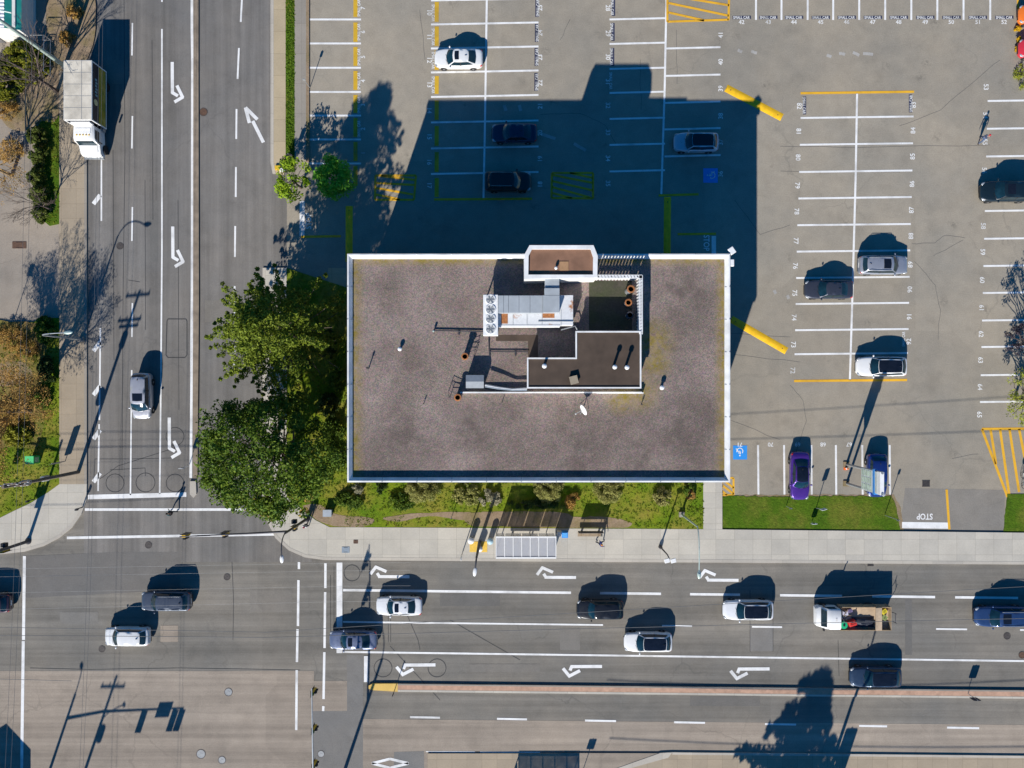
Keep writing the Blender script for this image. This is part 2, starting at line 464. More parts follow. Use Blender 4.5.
# west pavements
slab('sidewalk', rect(60, -1400, 85, 484), -.03, .12, M['walk2'])
slab('kerb', rect(85, -1400, 87.5, 484), -.03, .13, M['kerbgrey'])
CW = [(87.5, 484), (87, 500), (82, 514), (73, 527), (60, 537.5), (44, 546), (25, 551.5), (0, 554), (-1400, 556)]
CWi = [(85, 484), (84, 499), (79.5, 512), (71, 524.5), (58.5, 535), (43, 543), (24, 548.5), (0, 551), (-1400, 553)]
slab('kerb', CW + list(reversed(CWi)), -.03, .13, M['kerb'])
slab('sidewalk', CWi + [(-1400, 520), (0, 518), (14, 511), (31, 503), (49, 492), (60, 484)], -.03, .12, M['walk'])
# south pavement
slab('sidewalk', [(428, 753), (660, 753), (2400, 770), (2400, 1200), (428, 1200)], -.03, .1, M['walk2'])
slab('kerb', [(672, 751.8), (2400, 768.5), (2400, 770.6), (672, 754)], -.03, .125, M['kerb'])
sheet('driveway', [(560, 752.5), (672, 752.8), (668, 756), (600, 775), (590, 1200), (560, 1200)], .104, M['pink'])
slab('kerb', [(672, 751.8), (668, 757), (600, 776), (596, 775), (660, 752.4)], -.03, .13, M['kerb'])
# lawns
lawn = slab('lawn', [(287, 268), (348, 288), (348, 470), (703, 470), (703, 529), (345, 527), (330, 527), (316, 520), (303, 510), (287, 497)], -.03, .10, M['grass'])
def ragged(pts, a, b, n=60, amp=.9):
    out = []
    for i, p_ in enumerate(pts):
        out.append(p_)
        if a <= i < b:
            q_ = pts[(i + 1) % len(pts)]; m_ = max(2, int(math.dist(p_, q_) / 3))
            for k in range(1, m_): out.append((p_[0] + (q_[0] - p_[0]) * k / m_ + random.uniform(-.5, .5), p_[1] + (q_[1] - p_[1]) * k / m_ + random.uniform(-amp, amp)))
    return out
sheet('soil_edge', ragged([(722.2, 495), (893.5, 494.4), (901, 508), (904, 530.6), (722.2, 529.6)], 0, 3, amp=.6), .012, M['dirt'])
slab('lawn', ragged([(722, 496.2), (891, 495.8), (896.5, 508), (900, 530.2), (722, 529.2)], 0, 3), -.03, .035, M['grassgreen'])
slab('lawn', ragged([(1400, 536), (1003, 532), (1007, 494), (1400, 492)], 1, 2), -.03, .04, M['grassgreen'])
slab('lawn', [(45, 116), (60, 116), (60, 224), (50, 226), (36, 214), (36, 130)], -.03, .10, M['grassgreen'])
slab('lawn', [(-400, 322), (34, 322), (44, 318), (60, 318), (60, 484), (49, 492), (31, 503), (14, 511), (0, 518), (-400, 519)], -.03, .10, M['grass'])
# bare soil
def blob(name, pts, z, mat):
    # smooth closed outline with a ragged edge
    out = []; n = len(pts)
    for i in range(n):
        p0, p1, p2, p3 = (Vector(pts[(i + k) % n]) for k in (-1, 0, 1, 2))
        for t in (0, .2, .4, .6, .8):
            q = .5 * ((2 * p1) + (p2 - p0) * t + (2 * p0 - 5 * p1 + 4 * p2 - p3) * t * t + (3 * p1 - p0 - 3 * p2 + p3) * t ** 3)
            out.append((q.x + random.uniform(-.6, .6), q.y + random.uniform(-.5, .5)))
    return sheet(name, out, z, mat)
blob('bare_soil', [(303, 507), (318, 504), (338, 514), (372, 518), (368, 525.5), (340, 526.3), (320, 521)], .112, M['dirt'])
blob('bare_soil', [(384, 517.5), (420, 513), (470, 512), (468, 520), (430, 516), (398, 521.5)], .114, M['dirt'])
blob('bare_soil', [(466, 514), (500, 511.5), (560, 512), (575, 517), (600, 516), (630, 522), (622, 527.3), (560, 527), (500, 526.5), (470, 525)], .116, M['dirt'])
blob('bare_soil', [(28, 62), (58, 66), (58, 118), (40, 122), (22, 132), (2, 120), (6, 96)], .108, M['dirt'])
blob('bare_soil', [(52, -20), (90, -24), (96, 30), (84, 64), (58, 70), (48, 42)], .135, M['dirt'])
M['mulch'] = mottled('ochre_mulch', ((.26, .17, .07), (.20, .15, .04), (.14, .15, .03)), .7, 5, bmp=.3)
blob('bare_soil', [(-30, 326), (10, 322), (44, 326), (47, 352), (40, 372), (46, 410), (38, 446), (18, 446), (-30, 440)], .112, M['mulch'])
blob('bare_soil', [(0, 364), (22, 362), (34, 374), (28, 384), (10, 386), (-20, 384)], .116, M['dirt'])
blob('bare_soil', [(-30, 132), (8, 128), (36, 134), (34, 176), (24, 205), (-30, 190)], .010, M['westlot'])

# medians
slab('median', [(195, -1400), (199, -1400), (199, 40), (199.5, 300), (198, 478), (193.5, 478), (194, 40)], -.03, .14, M['brownmed'])
slab('median_nose', [(190.5, 481), (196.5, 481), (197, 494), (194, 497.5), (190.5, 494)], -.03, .16, M['kerb'])
ML = lambda x: (x - 368) * .0118
slab('median', [(398, 684.2 + ML(398)), (2400, 684.2 + ML(2400) * .9), (2400, 689.6 + ML(2400) * .9), (398, 688.8 + ML(398))], -.03, .15, M['redbrick'])
slab('median_edge', [(398, 682.8 + ML(398)), (2400, 682.6 + ML(2400) * .9), (2400, 684.2 + ML(2400) * .9), (398, 684.2 + ML(398))], -.03, .16, M['kerbgrey'])
slab('median_edge', [(398, 688.8 + ML(398)), (2400, 689.6 + ML(2400) * .9), (2400, 691.6 + ML(2400) * .9), (398, 690.8 + ML(398))], -.03, .16, M['walk'])
slab('median_nose', [(369, 685), (373, 683), (398, 682.9), (398, 691), (373, 689.5), (369, 688)], -.03, .17, M['nose'])

# ------------------------------------------------------------------ painted markings
ZP = .016
def lines(name, segs, w, mat, z=ZP):
    mb = MB()
    for sgm in segs: mb.strip(gp(sgm), w, z)
    return mb.flat(name, mat)
# avenue
l1 = lambda x: 590 + (x - 343) * .0118
l2 = lambda x: 621.8 + (x - 343) * .0120
l3 = lambda x: 651.8 + (x - 343) * .0135
l4 = lambda x: 717 + (x - 410) * .0195
def seg(f, a, b): return [(a, f(a)), (b, f(b))]
lines('lane_lines', [seg(l1, a, b) for a, b in ((343, 571), (600, 661), (690, 740), (780, 842), (872, 935), (955, 1018), (1048, 1110))], .25, M['white'])
lines('lane_lines', [seg(l2, a, b) for a, b in ((343, 603), (662, 692), (752, 782), (842, 872), (936, 967), (1020, 1050))], .17, M['white'])
lines('lane_lines', [seg(l3, a, b) for a, b in ((343, 700), (700, 1400))], .19, M['white'])
lines('lane_lines', [seg(l4, a, b) for a, b in ((410, 440), (497, 527), (585, 616), (674, 705), (765, 796), (859, 887), (947, 979), (1040, 1070))], .2, M['white'])
lines('stop_line', [[(339.5, 562.5), (339.5, 653)]], .58, M['white'])
lines('stop_line', [[(366, 656), (366, 682)]], .4, M['white'], ZP + .006)
lines('crosswalk_lines', [[(299, 562), (299, 569)], [(298.5, 580), (298, 626)], [(297.6, 629), (297, 662)], [(296.8, 670), (296.3, 730)],
                          [(325.5, 563), (325.4, 588)], [(325.2, 592), (324.6, 648)], [(324.4, 652), (323.6, 699)], [(323.4, 706), (323.2, 711)]], .24, M['white'])
lines('crosswalk_lines', [[(85, 509.5), (263, 509.5)], [(67, 537.8), (276, 534.2)]], .26, M['white'])
lines('stop_line', [[(88, 497), (186.5, 494.5)]], .45, M['white'])
lines('stop_line', [[(24.5, 556), (23.6, 640)], [(23.4, 641), (21.8, 768)], [(21.8, 768), (21, 860)]], .3, M['white'])
lines('lane_lines', [[(426, 751.5), (475, 751.8)], [(480, 751.9), (540, 752.2)]], .1, M['white'])
# street
lines('lane_lines', [[(101.5, 149), (101.5, 221)], [(100.5, 328), (99.5, 420)], [(99.2, 424), (98.2, 491)]], .16, M['white'])
lines('lane_lines', [[(132.5, a), (132, b)] for a, b in ((-70, -38), (23, 55.5), (116, 148.5), (207, 241), (303, 337))] + [[(131.8, 370), (130.5, 495)]], .15, M['white'])
lines('lane_lines', [[(162.5, -300), (162, 2)], [(162, 29), (162, 250)], [(162, 250), (161, 380)], [(161, 380), (159.8, 494)]], .16, M['white'])
lines('lane_lines', [[(191.5, -400), (192, 30), (192.5, 60), (192.3, 240), (191.3, 420), (190.8, 478)]], .26, M['white'])
lines('lane_lines', [[(242.5, -10), (240.8, 22)], [(239, 48), (237.6, 79)], [(236.6, 109), (236.3, 139)], [(236, 167), (235.8, 197)], [(235.3, 226), (235, 257)], [(234.7, 286), (234.6, 316)], [(234.5, 345), (234.3, 374)], [(234.2, 405), (234, 440)]], .18, M['white'])
# hatch of the bicycle lane
hb = []
for cy in (148, 199, 346, 390, 434, 477):
    hb.append([(93.5, cy + 5), (100.3, cy - 4)])
lines('lane_hatching', hb, .42, M['white'])
# turn arrows
def stroke_set(name, polys, w):
    mb = MB(); k = 0
    for p in polys: mb.strip(gp(p), w, ZP + .001 * k); k += 1
    return mb.flat(name, M['white'])
for ax, ay in ((375.5, 566.5), (542, 567.2), (704.5, 570)):
    stroke_set('turn_arrow', [[(ax + 2.6, ay + 10), (ax + 34, ay + 10.2)], [(ax + 1.6, ay + 6.5), (ax + 4.4, ay + 10.6)], [(ax - 5.0, ay + 7.6), (ax + .8, ay - .2)], [(ax - .6, ay), (ax + 11, ay + 5)]], .3)
for ax, ay in ((402.5, 674.5), (569, 676), (736.5, 678.5)):
    stroke_set('turn_arrow', [[(ax + 1.6, ay - 9.5), (ax + 33, ay - 9.7)], [(ax + 1.0, ay - 5.5), (ax + 2.8, ay - 10)], [(ax - 6, ay - 7.8), (ax + .8, ay + .6)], [(ax - .8, ay + .5), (ax + 11, ay - 5.5)]], .32)
for ax, ay in ((182.5, 97.5), (183, 262), (179.5, 453)):
    stroke_set('turn_arrow', [[(ax - 10.2, ay - 35.5), (ax - 10.0, ay - 4)], [(ax - 10.4, ay - 5), (ax - 4.5, ay - 1.6)], [(ax + .5, ay + .4), (ax - 5.5, ay - 12)], [(ax + .8, ay - .6), (ax - 8, ay + 4.6)]], .32)
stroke_set('lane_arrow', [[(263.5, 142.5), (252.8, 121)], [(245.5, 107.5), (249.5, 123)], [(245.6, 107.6), (257.5, 119.5)]], .34)
mb = MB(); dz = [(372, 763.3), (390, 758.8), (408.5, 763.3), (390, 767.8), (372, 763.3)]
mb.strip(gp(dz), .26, ZP); mb.flat('lane_diamond', M['white'])
# parking lot lines
WL = []
for y in (19.5, 43.5, 67.8, 92, 115.6, 139.5, 163.5): WL.append([(309.5, y), (361, y)])
for yl in (24.5, 48.5, 72.5, 97, 122.5, 148.5, 174): WL.append([(431, yl), (487, yl - 1)]), WL.append([(487, yl - 1), (538.5, yl - 2)])
WL.append([(431, .5), (538, -1.5)])
for yl in (19.5, 44, 69, 93, 119, 145, 171.5): WL.append([(609.5, yl), (665, yl - 1.3)])
for yl in (48.6, 76, 103, 129.5, 156.5): WL.append([(664.5, yl), (720.5, yl - 1.4)])
for i, yl in enumerate((118, 144.8, 172, 198.5)): WL.append([(800.5 - i * .7, yl), (913.5 - i * .6, yl - 1.5)])
for i, yl in enumerate((198.2, 225.2, 251.6, 278, 304, 330.2, 354.2)):
    if i: WL.append([(797.8 - i * .55, yl), (911.2 - i * .55, yl - 1.2)])
for y in (101, 128.8, 156.5, 183.5, 211, 238.8, 266, 293, 320.5, 347, 375.2, 402): WL.append([(987.5 - (y - 100) * .025, y), (1060, y - 1)])
for x in (756.5, 782, 808.2, 833.7, 859.7, 885.7, 911.8, 937.8, 964, 990.7): WL.append([(x, -200), (x - .6, 20)])
for x in (758, 784, 811.3, 835.8, 862.2, 889.6): WL.append([(x, 445), (x + .4, 494.5)])
lines('parking_lines', WL, .19, M['white'])
lines('parking_lines', [[(487.3, -200), (486.8, 0)], [(486.8, 0), (485, 122)], [(485, 122), (483.5, 198)], [(667.5, -200), (666.4, 0)], [(666.4, 0), (664.6, 90)], [(664.6, 90), (661.3, 194)],
                        [(857, 93.5), (855.5, 180)], [(855.5, 180), (852.5, 290)], [(852.5, 290), (849.8, 380)]], .2, M['white'], ZP + .004)
lines('yellow_lines', [[(800.5, 93.3), (914, 91.8)], [(794, 381), (907, 380)], [(434, 199.5), (532, 198.8)], [(658.5, 195.5), (698.5, 194.3)], [(301, 236.8), (341, 236.2)], [(677.5, 234.2), (716, 233.8)],
                       [(946.5, 489.5), (949.2, 529.4)], [(1016, -200), (1018, 16)]], .24, M['yellow'], ZP + .004)
lines('yellow_lines', [[(667.5, 21.8), (728.5, 19.8)], [(667.3, 22), (667.3, -120)], [(728.5, 20.5), (731, -120)], [(668, 12.5), (704, 20.5)], [(668, 3), (728.5, 15.8)], [(690, -1), (729, 5.4)], [(668, -13), (729, -3)]], .22, M['yellow'], ZP + .008)
lines('yellow_lines', [[(375.5, 175.5), (416, 175.5), (414, 199.8), (375, 199.8), (375.5, 175.5)], [(376, 183), (414.6, 185)], [(376, 188), (413, 194.5)], [(376, 194.5), (400, 199.5)], [(381, 176), (415, 180)]], .22, M['yellow'], ZP)
lines('yellow_lines', [[(552, 173), (593, 173), (593, 198.4), (551.5, 198), (552, 173)], [(552, 181), (593, 190.5)], [(552.5, 175), (593, 183)], [(552, 187), (590, 197.5)], [(552, 193), (572, 198)], [(570, 173), (593, 178)]], .22, M['yellow'], ZP)
lines('yellow_lines', [[(981.8, 429), (1100, 428.3)], [(981.8, 429), (1007.5, 497)], [(990.5, 430), (996, 464)], [(1000, 429.5), (1009, 494)], [(1009.4, 429), (1019, 492)], [(1019, 429), (1027, 470)]], .26, M['yellow'], ZP)
lines('yellow_lines', [[(722, 478), (733.5, 478), (733.5, 495), (722, 495), (722, 478)], [(722, 485), (733.5, 494)], [(722, 491), (727, 495)], [(722, 479), (733.5, 488)]], .2, M['yellow'], ZP)
lines('stop_line', [[(902, 525), (948.5, 525.6)]], .62, M['white'])
lines('stop_line', [[(302.3, 201), (302, 236)]], .5, M['white'])
lines('stop_line', [[(713.8, 236), (713.8, 262)]], .45, M['white'])
# yellow stencil bands in front of the reserved stalls
yb = []
for y0, y1 in ((-5, 17), (22.5, 42), (47, 66), (71, 90), (95, 113), (118, 137), (142, 161), (166, 186)): yb.append([(355.5, y0), (355.5, y1)])
for y0, y1 in ((2, 22), (26.5, 46), (50.5, 70), (76, 94), (100.5, 120), (126, 146), (152, 172), (178, 197)): yb.append([(436.8, y0), (436.6, y1)])
lines('stencil_bands', yb, .42, M['yellowfaded'])
# dark backing of some stencils
db = [[(x - 9, 17.6), (x + 9.5, 17.3)] for x in (741.5, 768, 793.8, 820.5, 846.5, 872.6, 898.5, 925, 951.2, 977.5, 1004)]
db += [[(x, y - 9), (x, y + 9)] for x, y in ((613.5, 7), (613, 32), (612.6, 57), (537, 8), (536.5, 33), (536.2, 57), (536, 82), (804.5, 105.5), (910.5, 103.5))]
lines('stencil_backing', db, .34, M['bluedark'], ZP - .006)

# ------------------------------------------------------------------ writing on the ground
_glyph = {}
def textmesh(s):
    if s in _glyph: return _glyph[s]
    cu = bpy.data.curves.new('lettering', 'FONT'); cu.body = s; cu.size = 1.0; cu.align_x = 'CENTER'; cu.align_y = 'CENTER'
    cu.resolution_u = 3; cu.offset = .018
    o = bpy.data.objects.new('lettering', cu); COL.objects.link(o)
    dg = bpy.context.evaluated_depsgraph_get()
    me = o.evaluated_get(dg).to_mesh()
    V = [(v.co.x, v.co.y) for v in me.vertices]; F = [tuple(p.vertices) for p in me.polygons]
    o.evaluated_get(dg).to_mesh_clear()
    bpy.data.objects.remove(o); bpy.data.curves.remove(cu)
    _glyph[s] = (V, F); return V, F
def write(mb, s, px, py, rot, h, wd=None, z=ZP + .003):
    V, F = textmesh(s)
    xs = [v[0] for v in V]; ys = [v[1] for v in V]
    cx, cy = (min(xs) + max(xs)) / 2, (min(ys) + max(ys)) / 2
    ky = h / (max(ys) - min(ys)); kx = ky if wd is None else wd / (max(xs) - min(xs))
    c, s_ = math.cos(R(rot)), math.sin(R(rot)); X, Y = g(px, py); b = len(mb.v)
    for x, y in V:
        x = (x - cx) * kx; y = (y - cy) * ky
        mb.v.append((X + x * c - y * s_, Y + x * s_ + y * c, z))
    mb.f += [tuple(b + i for i in f) for f in F]
nm = MB(); sc = MB()
for k, y in zip((7, 6, 5, 4, 3, 2, 1), (8, 32, 57, 81, 105, 129, 153)): write(nm, str(k), 363, y, 90, .42)
for k, y in zip(range(10, 18), (13, 37, 60.5, 85, 111, 137, 162.5, 186)): write(nm, str(k), 429.5, y, -90, .46)
for k, y in zip(range(25, 17, -1), (8, 33, 57.5, 83, 106.5, 133, 158.5, 184)): write(nm, str(k), 540, y, 90, .46)
for k, y in zip(range(28, 36), (8, 33.5, 57, 81.5, 105.5, 132.5, 158.5, 183.5)): write(nm, str(k), 608, y, -90, .46)
for k, y in zip(range(41, 35, -1), (35.5, 62, 88.5, 116, 142, 174)): write(nm, str(k), 720.5, y, 90, .46)
for k, x in zip(range(42, 53), (741.5, 768, 793.8, 820.5, 846.5, 872.6, 898.5, 925, 951.2, 977.5, 1004)): write(nm, str(k), x, 22, 0, .42)
for k, y in zip(range(82, 71, -1), (106, 131, 157.5, 185.5, 211.5, 241, 266, 293, 317.5, 344.5, 370.5)): write(nm, str(k), 799.5 - (y - 100) * .025, y, -90, .48)
for k, y in zip(range(83, 93), (105, 130.5, 156.5, 184, 210, 236, 264.5, 289.5, 317, 341.5)): write(nm, str(k), 913.5 - (y - 100) * .02, y, 90, .48)
for k, y in zip([53, 54, 55, 56, 58, 59, 60, 61, 62, 63, 64, 65], (87, 115.5, 142, 170.5, 226, 252, 280, 307.5, 334, 360, 387, 414.5)): write(nm, str(k), 986 - (y - 87) * .02, y, -90, .48)
for k, x in zip((71, 70, 69, 68, 67), (740, 770.5, 797.5, 823, 849)): write(nm, str(k), x, 444.5, 180, .42)
nm.flat('stall_numbers', M['whitefaint'])
for x in (741.5, 768, 793.8, 820.5, 846.5, 872.6, 898.5, 925, 951.2, 977.5, 1004): write(sc, 'SMALL CAR', x, 17.6, 0, .3, 1.65)
for x, y in ((613.5, 7), (613, 32), (612.6, 57), (612, 81)): write(sc, 'SMALL CAR', x - 1.3, y, -90, .3, 1.7)
for x, y in ((537, 8), (536.5, 33), (536.2, 57), (536, 82)): write(sc, 'SMALL CAR', x + .8, y, 90, .3, 1.7)
for y in (8, 32, 57, 81, 105, 129): write(sc, 'SMALL CAR', 358.9, y, 90, .3, 1.7)
for y in (13, 37, 60.5, 85): write(sc, 'SMALL CAR', 433.2, y, -90, .3, 1.7)
write(sc, 'SMALL CAR', 804, 105.5, -90, .3, 1.7); write(sc, 'SMALL CAR', 911, 103.5, 90, .3, 1.7); write(sc, 'SMALL CAR', 903.5, 339, 90, .3, 1.5)
sc.flat('stall_lettering', M['whitefaint'])
st = MB(); write(st, 'STOP', 924.5, 516.6, 180, .62, 1.6); write(st, 'STOP', 308.5, 221, 90, .6, 1.6); write(st, 'STOP', 706.5, 243, -90, .6, 1.6)
st.flat('stop_lettering', M['white'])
# wheelchair stalls
for name, x, y, s, rot in (('a', 740, 452.5, 14, 180), ('b', 710.5, 175.5, 14.5, 90)):
    sheet('accessible_stall_square', rect(x - s / 2, y - s / 2, x + s / 2, y + s / 2), ZP, M['blue'])
    mb = MB(); X, Y = g(x, y); u = s / 140.0
    ring = [(.02 + .30 * math.cos(R(a)), -.14 + .30 * math.sin(R(a))) for a in range(140, 381, 12)]
    sh = [ring, [(-.02, .16), (-.02, -.12), (.22, -.12), (.32, -.36), (.42, -.34)], [(-.02, .04), (.18, .04)]]
    for k, p in enumerate(sh):
        q = []
        for a, b in p:
            c, s_ = math.cos(R(rot)), math.sin(R(rot)); q.append((X + (a * c - b * s_) * u * 10, Y + (a * s_ + b * c) * u * 10))
        mb.strip(q, .085, ZP + .004 + .001 * k)
    c, s_ = math.cos(R(rot)), math.sin(R(rot)); hx, hy = X + (0.02 * c - .30 * s_) * u * 10, Y + (.02 * s_ + .30 * c) * u * 10
    mb.poly([(hx + .08 * math.cos(2 * PI * k / 10), hy + .08 * math.sin(2 * PI * k / 10), ZP + .004) for k in range(10)])
    mb.flat('accessible_stall_symbol', M['white'])

# tar lines, induction loops
mb = MB()
for x, y, r in ((115, 483, 9), (145.5, 482.5, 9.5), (175, 483, 8.8), (175, 436.5, 9), (352, 573, 8), (383, 668, 9), (437, 668, 9)):
    mb.strip(gp([(x + r * math.cos(2 * PI * k / 28), y + r * math.sin(2 * PI * k / 28)) for k in range(29)]), .07, .010)
mb.strip(gp([(168, 319), (186, 319), (187, 321), (187, 355), (185, 357.5), (168, 357.5), (166, 355), (167, 321), (168, 319)]), .09, .0105)
for p in ([(94, 481), (95, 459), (131, 459), (174, 458), (174.5, 446)], [(110, 470), (145, 468), (145.5, 476)], [(100, 479), (118, 466), (178, 447)],
          [(334, 566), (334, 650)], [(330.5, 575), (330.5, 640)], [(388, 600), (388.4, 642)], [(390.5, 600), (390.7, 642)], [(343, 601), (343, 650)], [(405, 610), (418, 640), (420, 650)], [(390, 646), (440, 700)],
          [(128, 280), (140, 282)], [(124, 0), (125, 150), (123, 300), (122, 470)], [(152, 40), (153, 220)], [(145, 180), (145.5, 330)], [(113, 150), (114, 360)], [(178, 200), (179, 410)],
          [(30, 668), (90, 669.5), (180, 668), (300, 670)], [(232, 562), (233.5, 600), (233, 640)],
          [(450, 620), (520, 660)], [(838, 640), (839, 676)], [(750, 590), (750, 652)], [(773, 590), (773, 652)]):
    mb.strip(gp(p), .05, .0098)
mb.flat('tar_seal_lines', M['tarline'])
mb = MB()
for p in ([(933, 256), (945, 250), (963, 240)], [(912, 244), (934, 243), (946, 235), (965, 238)], [(915, 262), (935, 285), (940, 310), (938, 340)], [(900, 126), (940, 110), (975, 80), (1000, 60)],
          [(780, 146), (860, 147), (990, 145)], [(780, 171), (900, 172)], [(640, 60), (641, 110)], [(676, 30), (677, 84)], [(735, 200), (760, 235), (790, 225)], [(795, 455), (806, 420), (803, 400), (790, 385)],
          [(540, 115), (580, 113), (605, 125), (617, 145)], [(952, 458), (978, 454)], [(420, 10), (425, 60)], [(570, 20), (560, 40)], [(780, 440), (730, 420)], [(690, 330), (790, 337)], [(735, 355), (800, 362)]):
    q = []
    for i in range(len(p) - 1):
        for t in (0, .25, .5, .75): q.append((p[i][0] + (p[i + 1][0] - p[i][0]) * t + random.uniform(-.7, .7), p[i][1] + (p[i + 1][1] - p[i][1]) * t + random.uniform(-.7, .7)))
    q.append(p[-1]); mb.strip(gp(q), .035, .0098)
mb.flat('pavement_cracks', M['crackline'])
# worn pale and dark skid patches on the lot (scrapes, stains)
M['scuff'] = paint('pale_scuff', (.42, .40, .37), .75)
mb = MB()
for x, y, a, L in ((740, 51, 25, 5), (754, 52, 20, 6), (829, 56, 20, 5), (842, 54, 10, 6), (856, 54, 25, 7), (868, 54, 5, 10), (775, 292, 60, 4), (788, 297, 65, 4), (505, 108, 70, 6), (520, 108, 75, 6), (545, 135, 20, 22), (580, 147, 30, 14)):
    c, s_ = math.cos(R(a)) * L / 2, math.sin(R(a)) * L / 2; mb.strip(gp([(x - c, y - s_), (x, y + random.uniform(-.5, .5)), (x + c, y + s_)]), .3, .011)
mb.flat('pavement_scuffs', M['scuff'])

# manhole covers and drains: iron lids set in the road
M['iron'] = simple('cast_iron', (.085, .075, .07), .7, .3, .25, 8)
M['ironlight'] = simple('worn_iron_lid', (.26, .27, .28), .6, .3, .2, 6)
M['ironrust'] = simple('rusty_iron_lid', (.13, .075, .05), .8, .2, .25, 6)
def lid(px, py, r, mat, label, cat='manhole cover', name='manhole_cover', group='manhole covers in the roads'):
    t = thing(name, label, cat, (*g(px, py), .006), 0, group)
    mb = MB(); mb.lathe((0, 0, 0), [(r * .86, 0), (r * .86, .014), (r * .8, .014), (r * .78, .009), (r * .3, .010), (r * .28, .016), (.001, .016)], 20); mb.build('lid', mat, t)
    mb = MB(); mb.lathe((0, 0, 0), [(r * .88, .006), (r * .9, .012), (r, .012), (r, 0)], 20); mb.build('frame', M['iron'], t)
lid(203.5, 112, .42, M['ironrust'], 'rusty round manhole cover beside the brown street median')
lid(120, 246, .36, M['iron'], 'dark manhole cover under the curved lamp shadow on the street')
lid(227, 577, .34, M['iron'], 'small dark manhole cover alone in the middle of the junction')
lid(102, 649, .34, M['iron'], 'dark manhole cover just below the small white hatchback')
lid(148.5, 545, .36, M['iron'], 'dark manhole cover just below the lower crosswalk line')
lid(228.5, 692, .42, M['ironlight'], 'pale manhole cover alone on the pinkish road surface')
lid(201, 754, .48, M['ironlight'], 'larger pale manhole cover near the bottom edge, left one of a pair')
lid(222, 760, .40, M['ironlight'], 'smaller pale manhole cover near the bottom edge, right one of a pair')
lid(321, 754, .36, M['ironlight'], 'pale manhole cover on the grey asphalt patch near the signal arm')
lid(1007, 636, .36, M['iron'], 'dark manhole cover below the blue estate on the avenue')
lid(1022, 655, .36, M['ironrust'], 'brown manhole cover beside the solid line at the right edge')
lid(492, 181, .01 + .2, M['iron'], 'small dark valve cover in the shaded car park')
def grate(px, py, w, d, label):
    t = thing('storm_drain', label, 'drain', (*g(px, py), .005), 0)
    mb = MB(); mb.box((0, 0, .008), (w, d, .012)); mb.build('pit', M['black'], t)
    mb = MB()
    for k in range(6): mb.box((-w / 2 + w * (k + .5) / 6, 0, .018), (w / 12, d * .9, .012))
    mb.box((0, d / 2, .018), (w * 1.05, .05, .014)); mb.box((0, -d / 2, .018), (w * 1.05, .05, .014)); mb.build('bars', M['iron'], t)
grate(926, 483.5, .75, .6, 'dark rectangular storm drain in the driveway above the STOP lettering')
grate(870.5, 563.5 + .6, .6, .35, 'dark storm drain in the gutter above the flatbed truck')
def lidbox(px, py, w, d, mat, label, z=.12):
    t = thing('utility_box_lid', label, 'utility lid', (*g(px, py), z), 0)
    mb = MB(); mb.rbox((0, 0, .012), (w, d, .024), .04); mb.build('lid', mat, t)
    for s_ in (-1, 1): MB().box((0, s_ * (d / 2 - .08), .027), (w * .5, .03, .01)).build('lifting_slot', M['black'], t)
M['bluegrey'] = simple('blue_grey_cabinet', (.26, .31, .36), .55, .3, .1)
lidbox(346, 549.5, .78, .6, M['bluegrey'], 'blue grey utility lid in the corner pavement')
lidbox(356, 541.5, .45, .36, M['ironrust'], 'small brown utility lid in the corner pavement')
lidbox(19.5, 245, 1.4, .7, M['ironrust'], 'brown rectangular steel lid in the west car park', .008)
t = thing('utility_cabinet', 'pale blue grey utility cabinet on bare soil at the lawn corner', 'utility cabinet', (*g(329, 512), .11))
MB().rbox((0, 0, .28), (.78, .6, .56), .03).build('body', M['bluegrey'], t)
MB().rbox((0, 0, .60), (.86, .68, .06), .03).build('lid', simple('cabinet_lid', (.40, .44, .48), .5, .3), t)
# speed bumps
M['bump'] = simple('yellow_bump_paint', (.80, .46, .012), .65, var=.15, scale=2)
def speed_bump(a, b, w, label):
    A = Vector(g(*a)); B = Vector(g(*b)); c = (A + B) / 2; d = B - A
    t = thing('speed_bump', label, 'speed bump', (c.x, c.y, .004), math.atan2(d.y, d.x), 'yellow speed bumps in the car park')
    L = d.length
    rows = []
    for k in range(9):
        u = -w / 2 + w * k / 8; z = .075 * (1 - (2 * u / w) ** 2) + .002
        rows.append([(-L / 2, u, .001), (-L / 2 + .08, u, z), (L / 2 - .08, u, z), (L / 2, u, .001)])
    MB().grid(rows).build('hump', M['bump'], t, smooth=True)
    for k in (-1, 1): MB().lathe((k * L * .42, 0, .076), [(.05, 0), (.05, .008), (.001, .012)], 10).build('bolt', M['iron'], t)
speed_bump((726, 88), (782, 117.5), .78, 'yellow speed bump lying diagonally at the tip of the building shadow')
speed_bump((731, 319), (786.5, 351), .74, 'yellow speed bump lying diagonally beside the east wall of the building')
speed_bump((667.5, 197), (667, 262), .72, 'shaded yellow speed bump standing upright in view behind the building')
speed_bump((349.2, 206), (349, 262), .72, 'shaded yellow speed bump at the north west corner of the building')
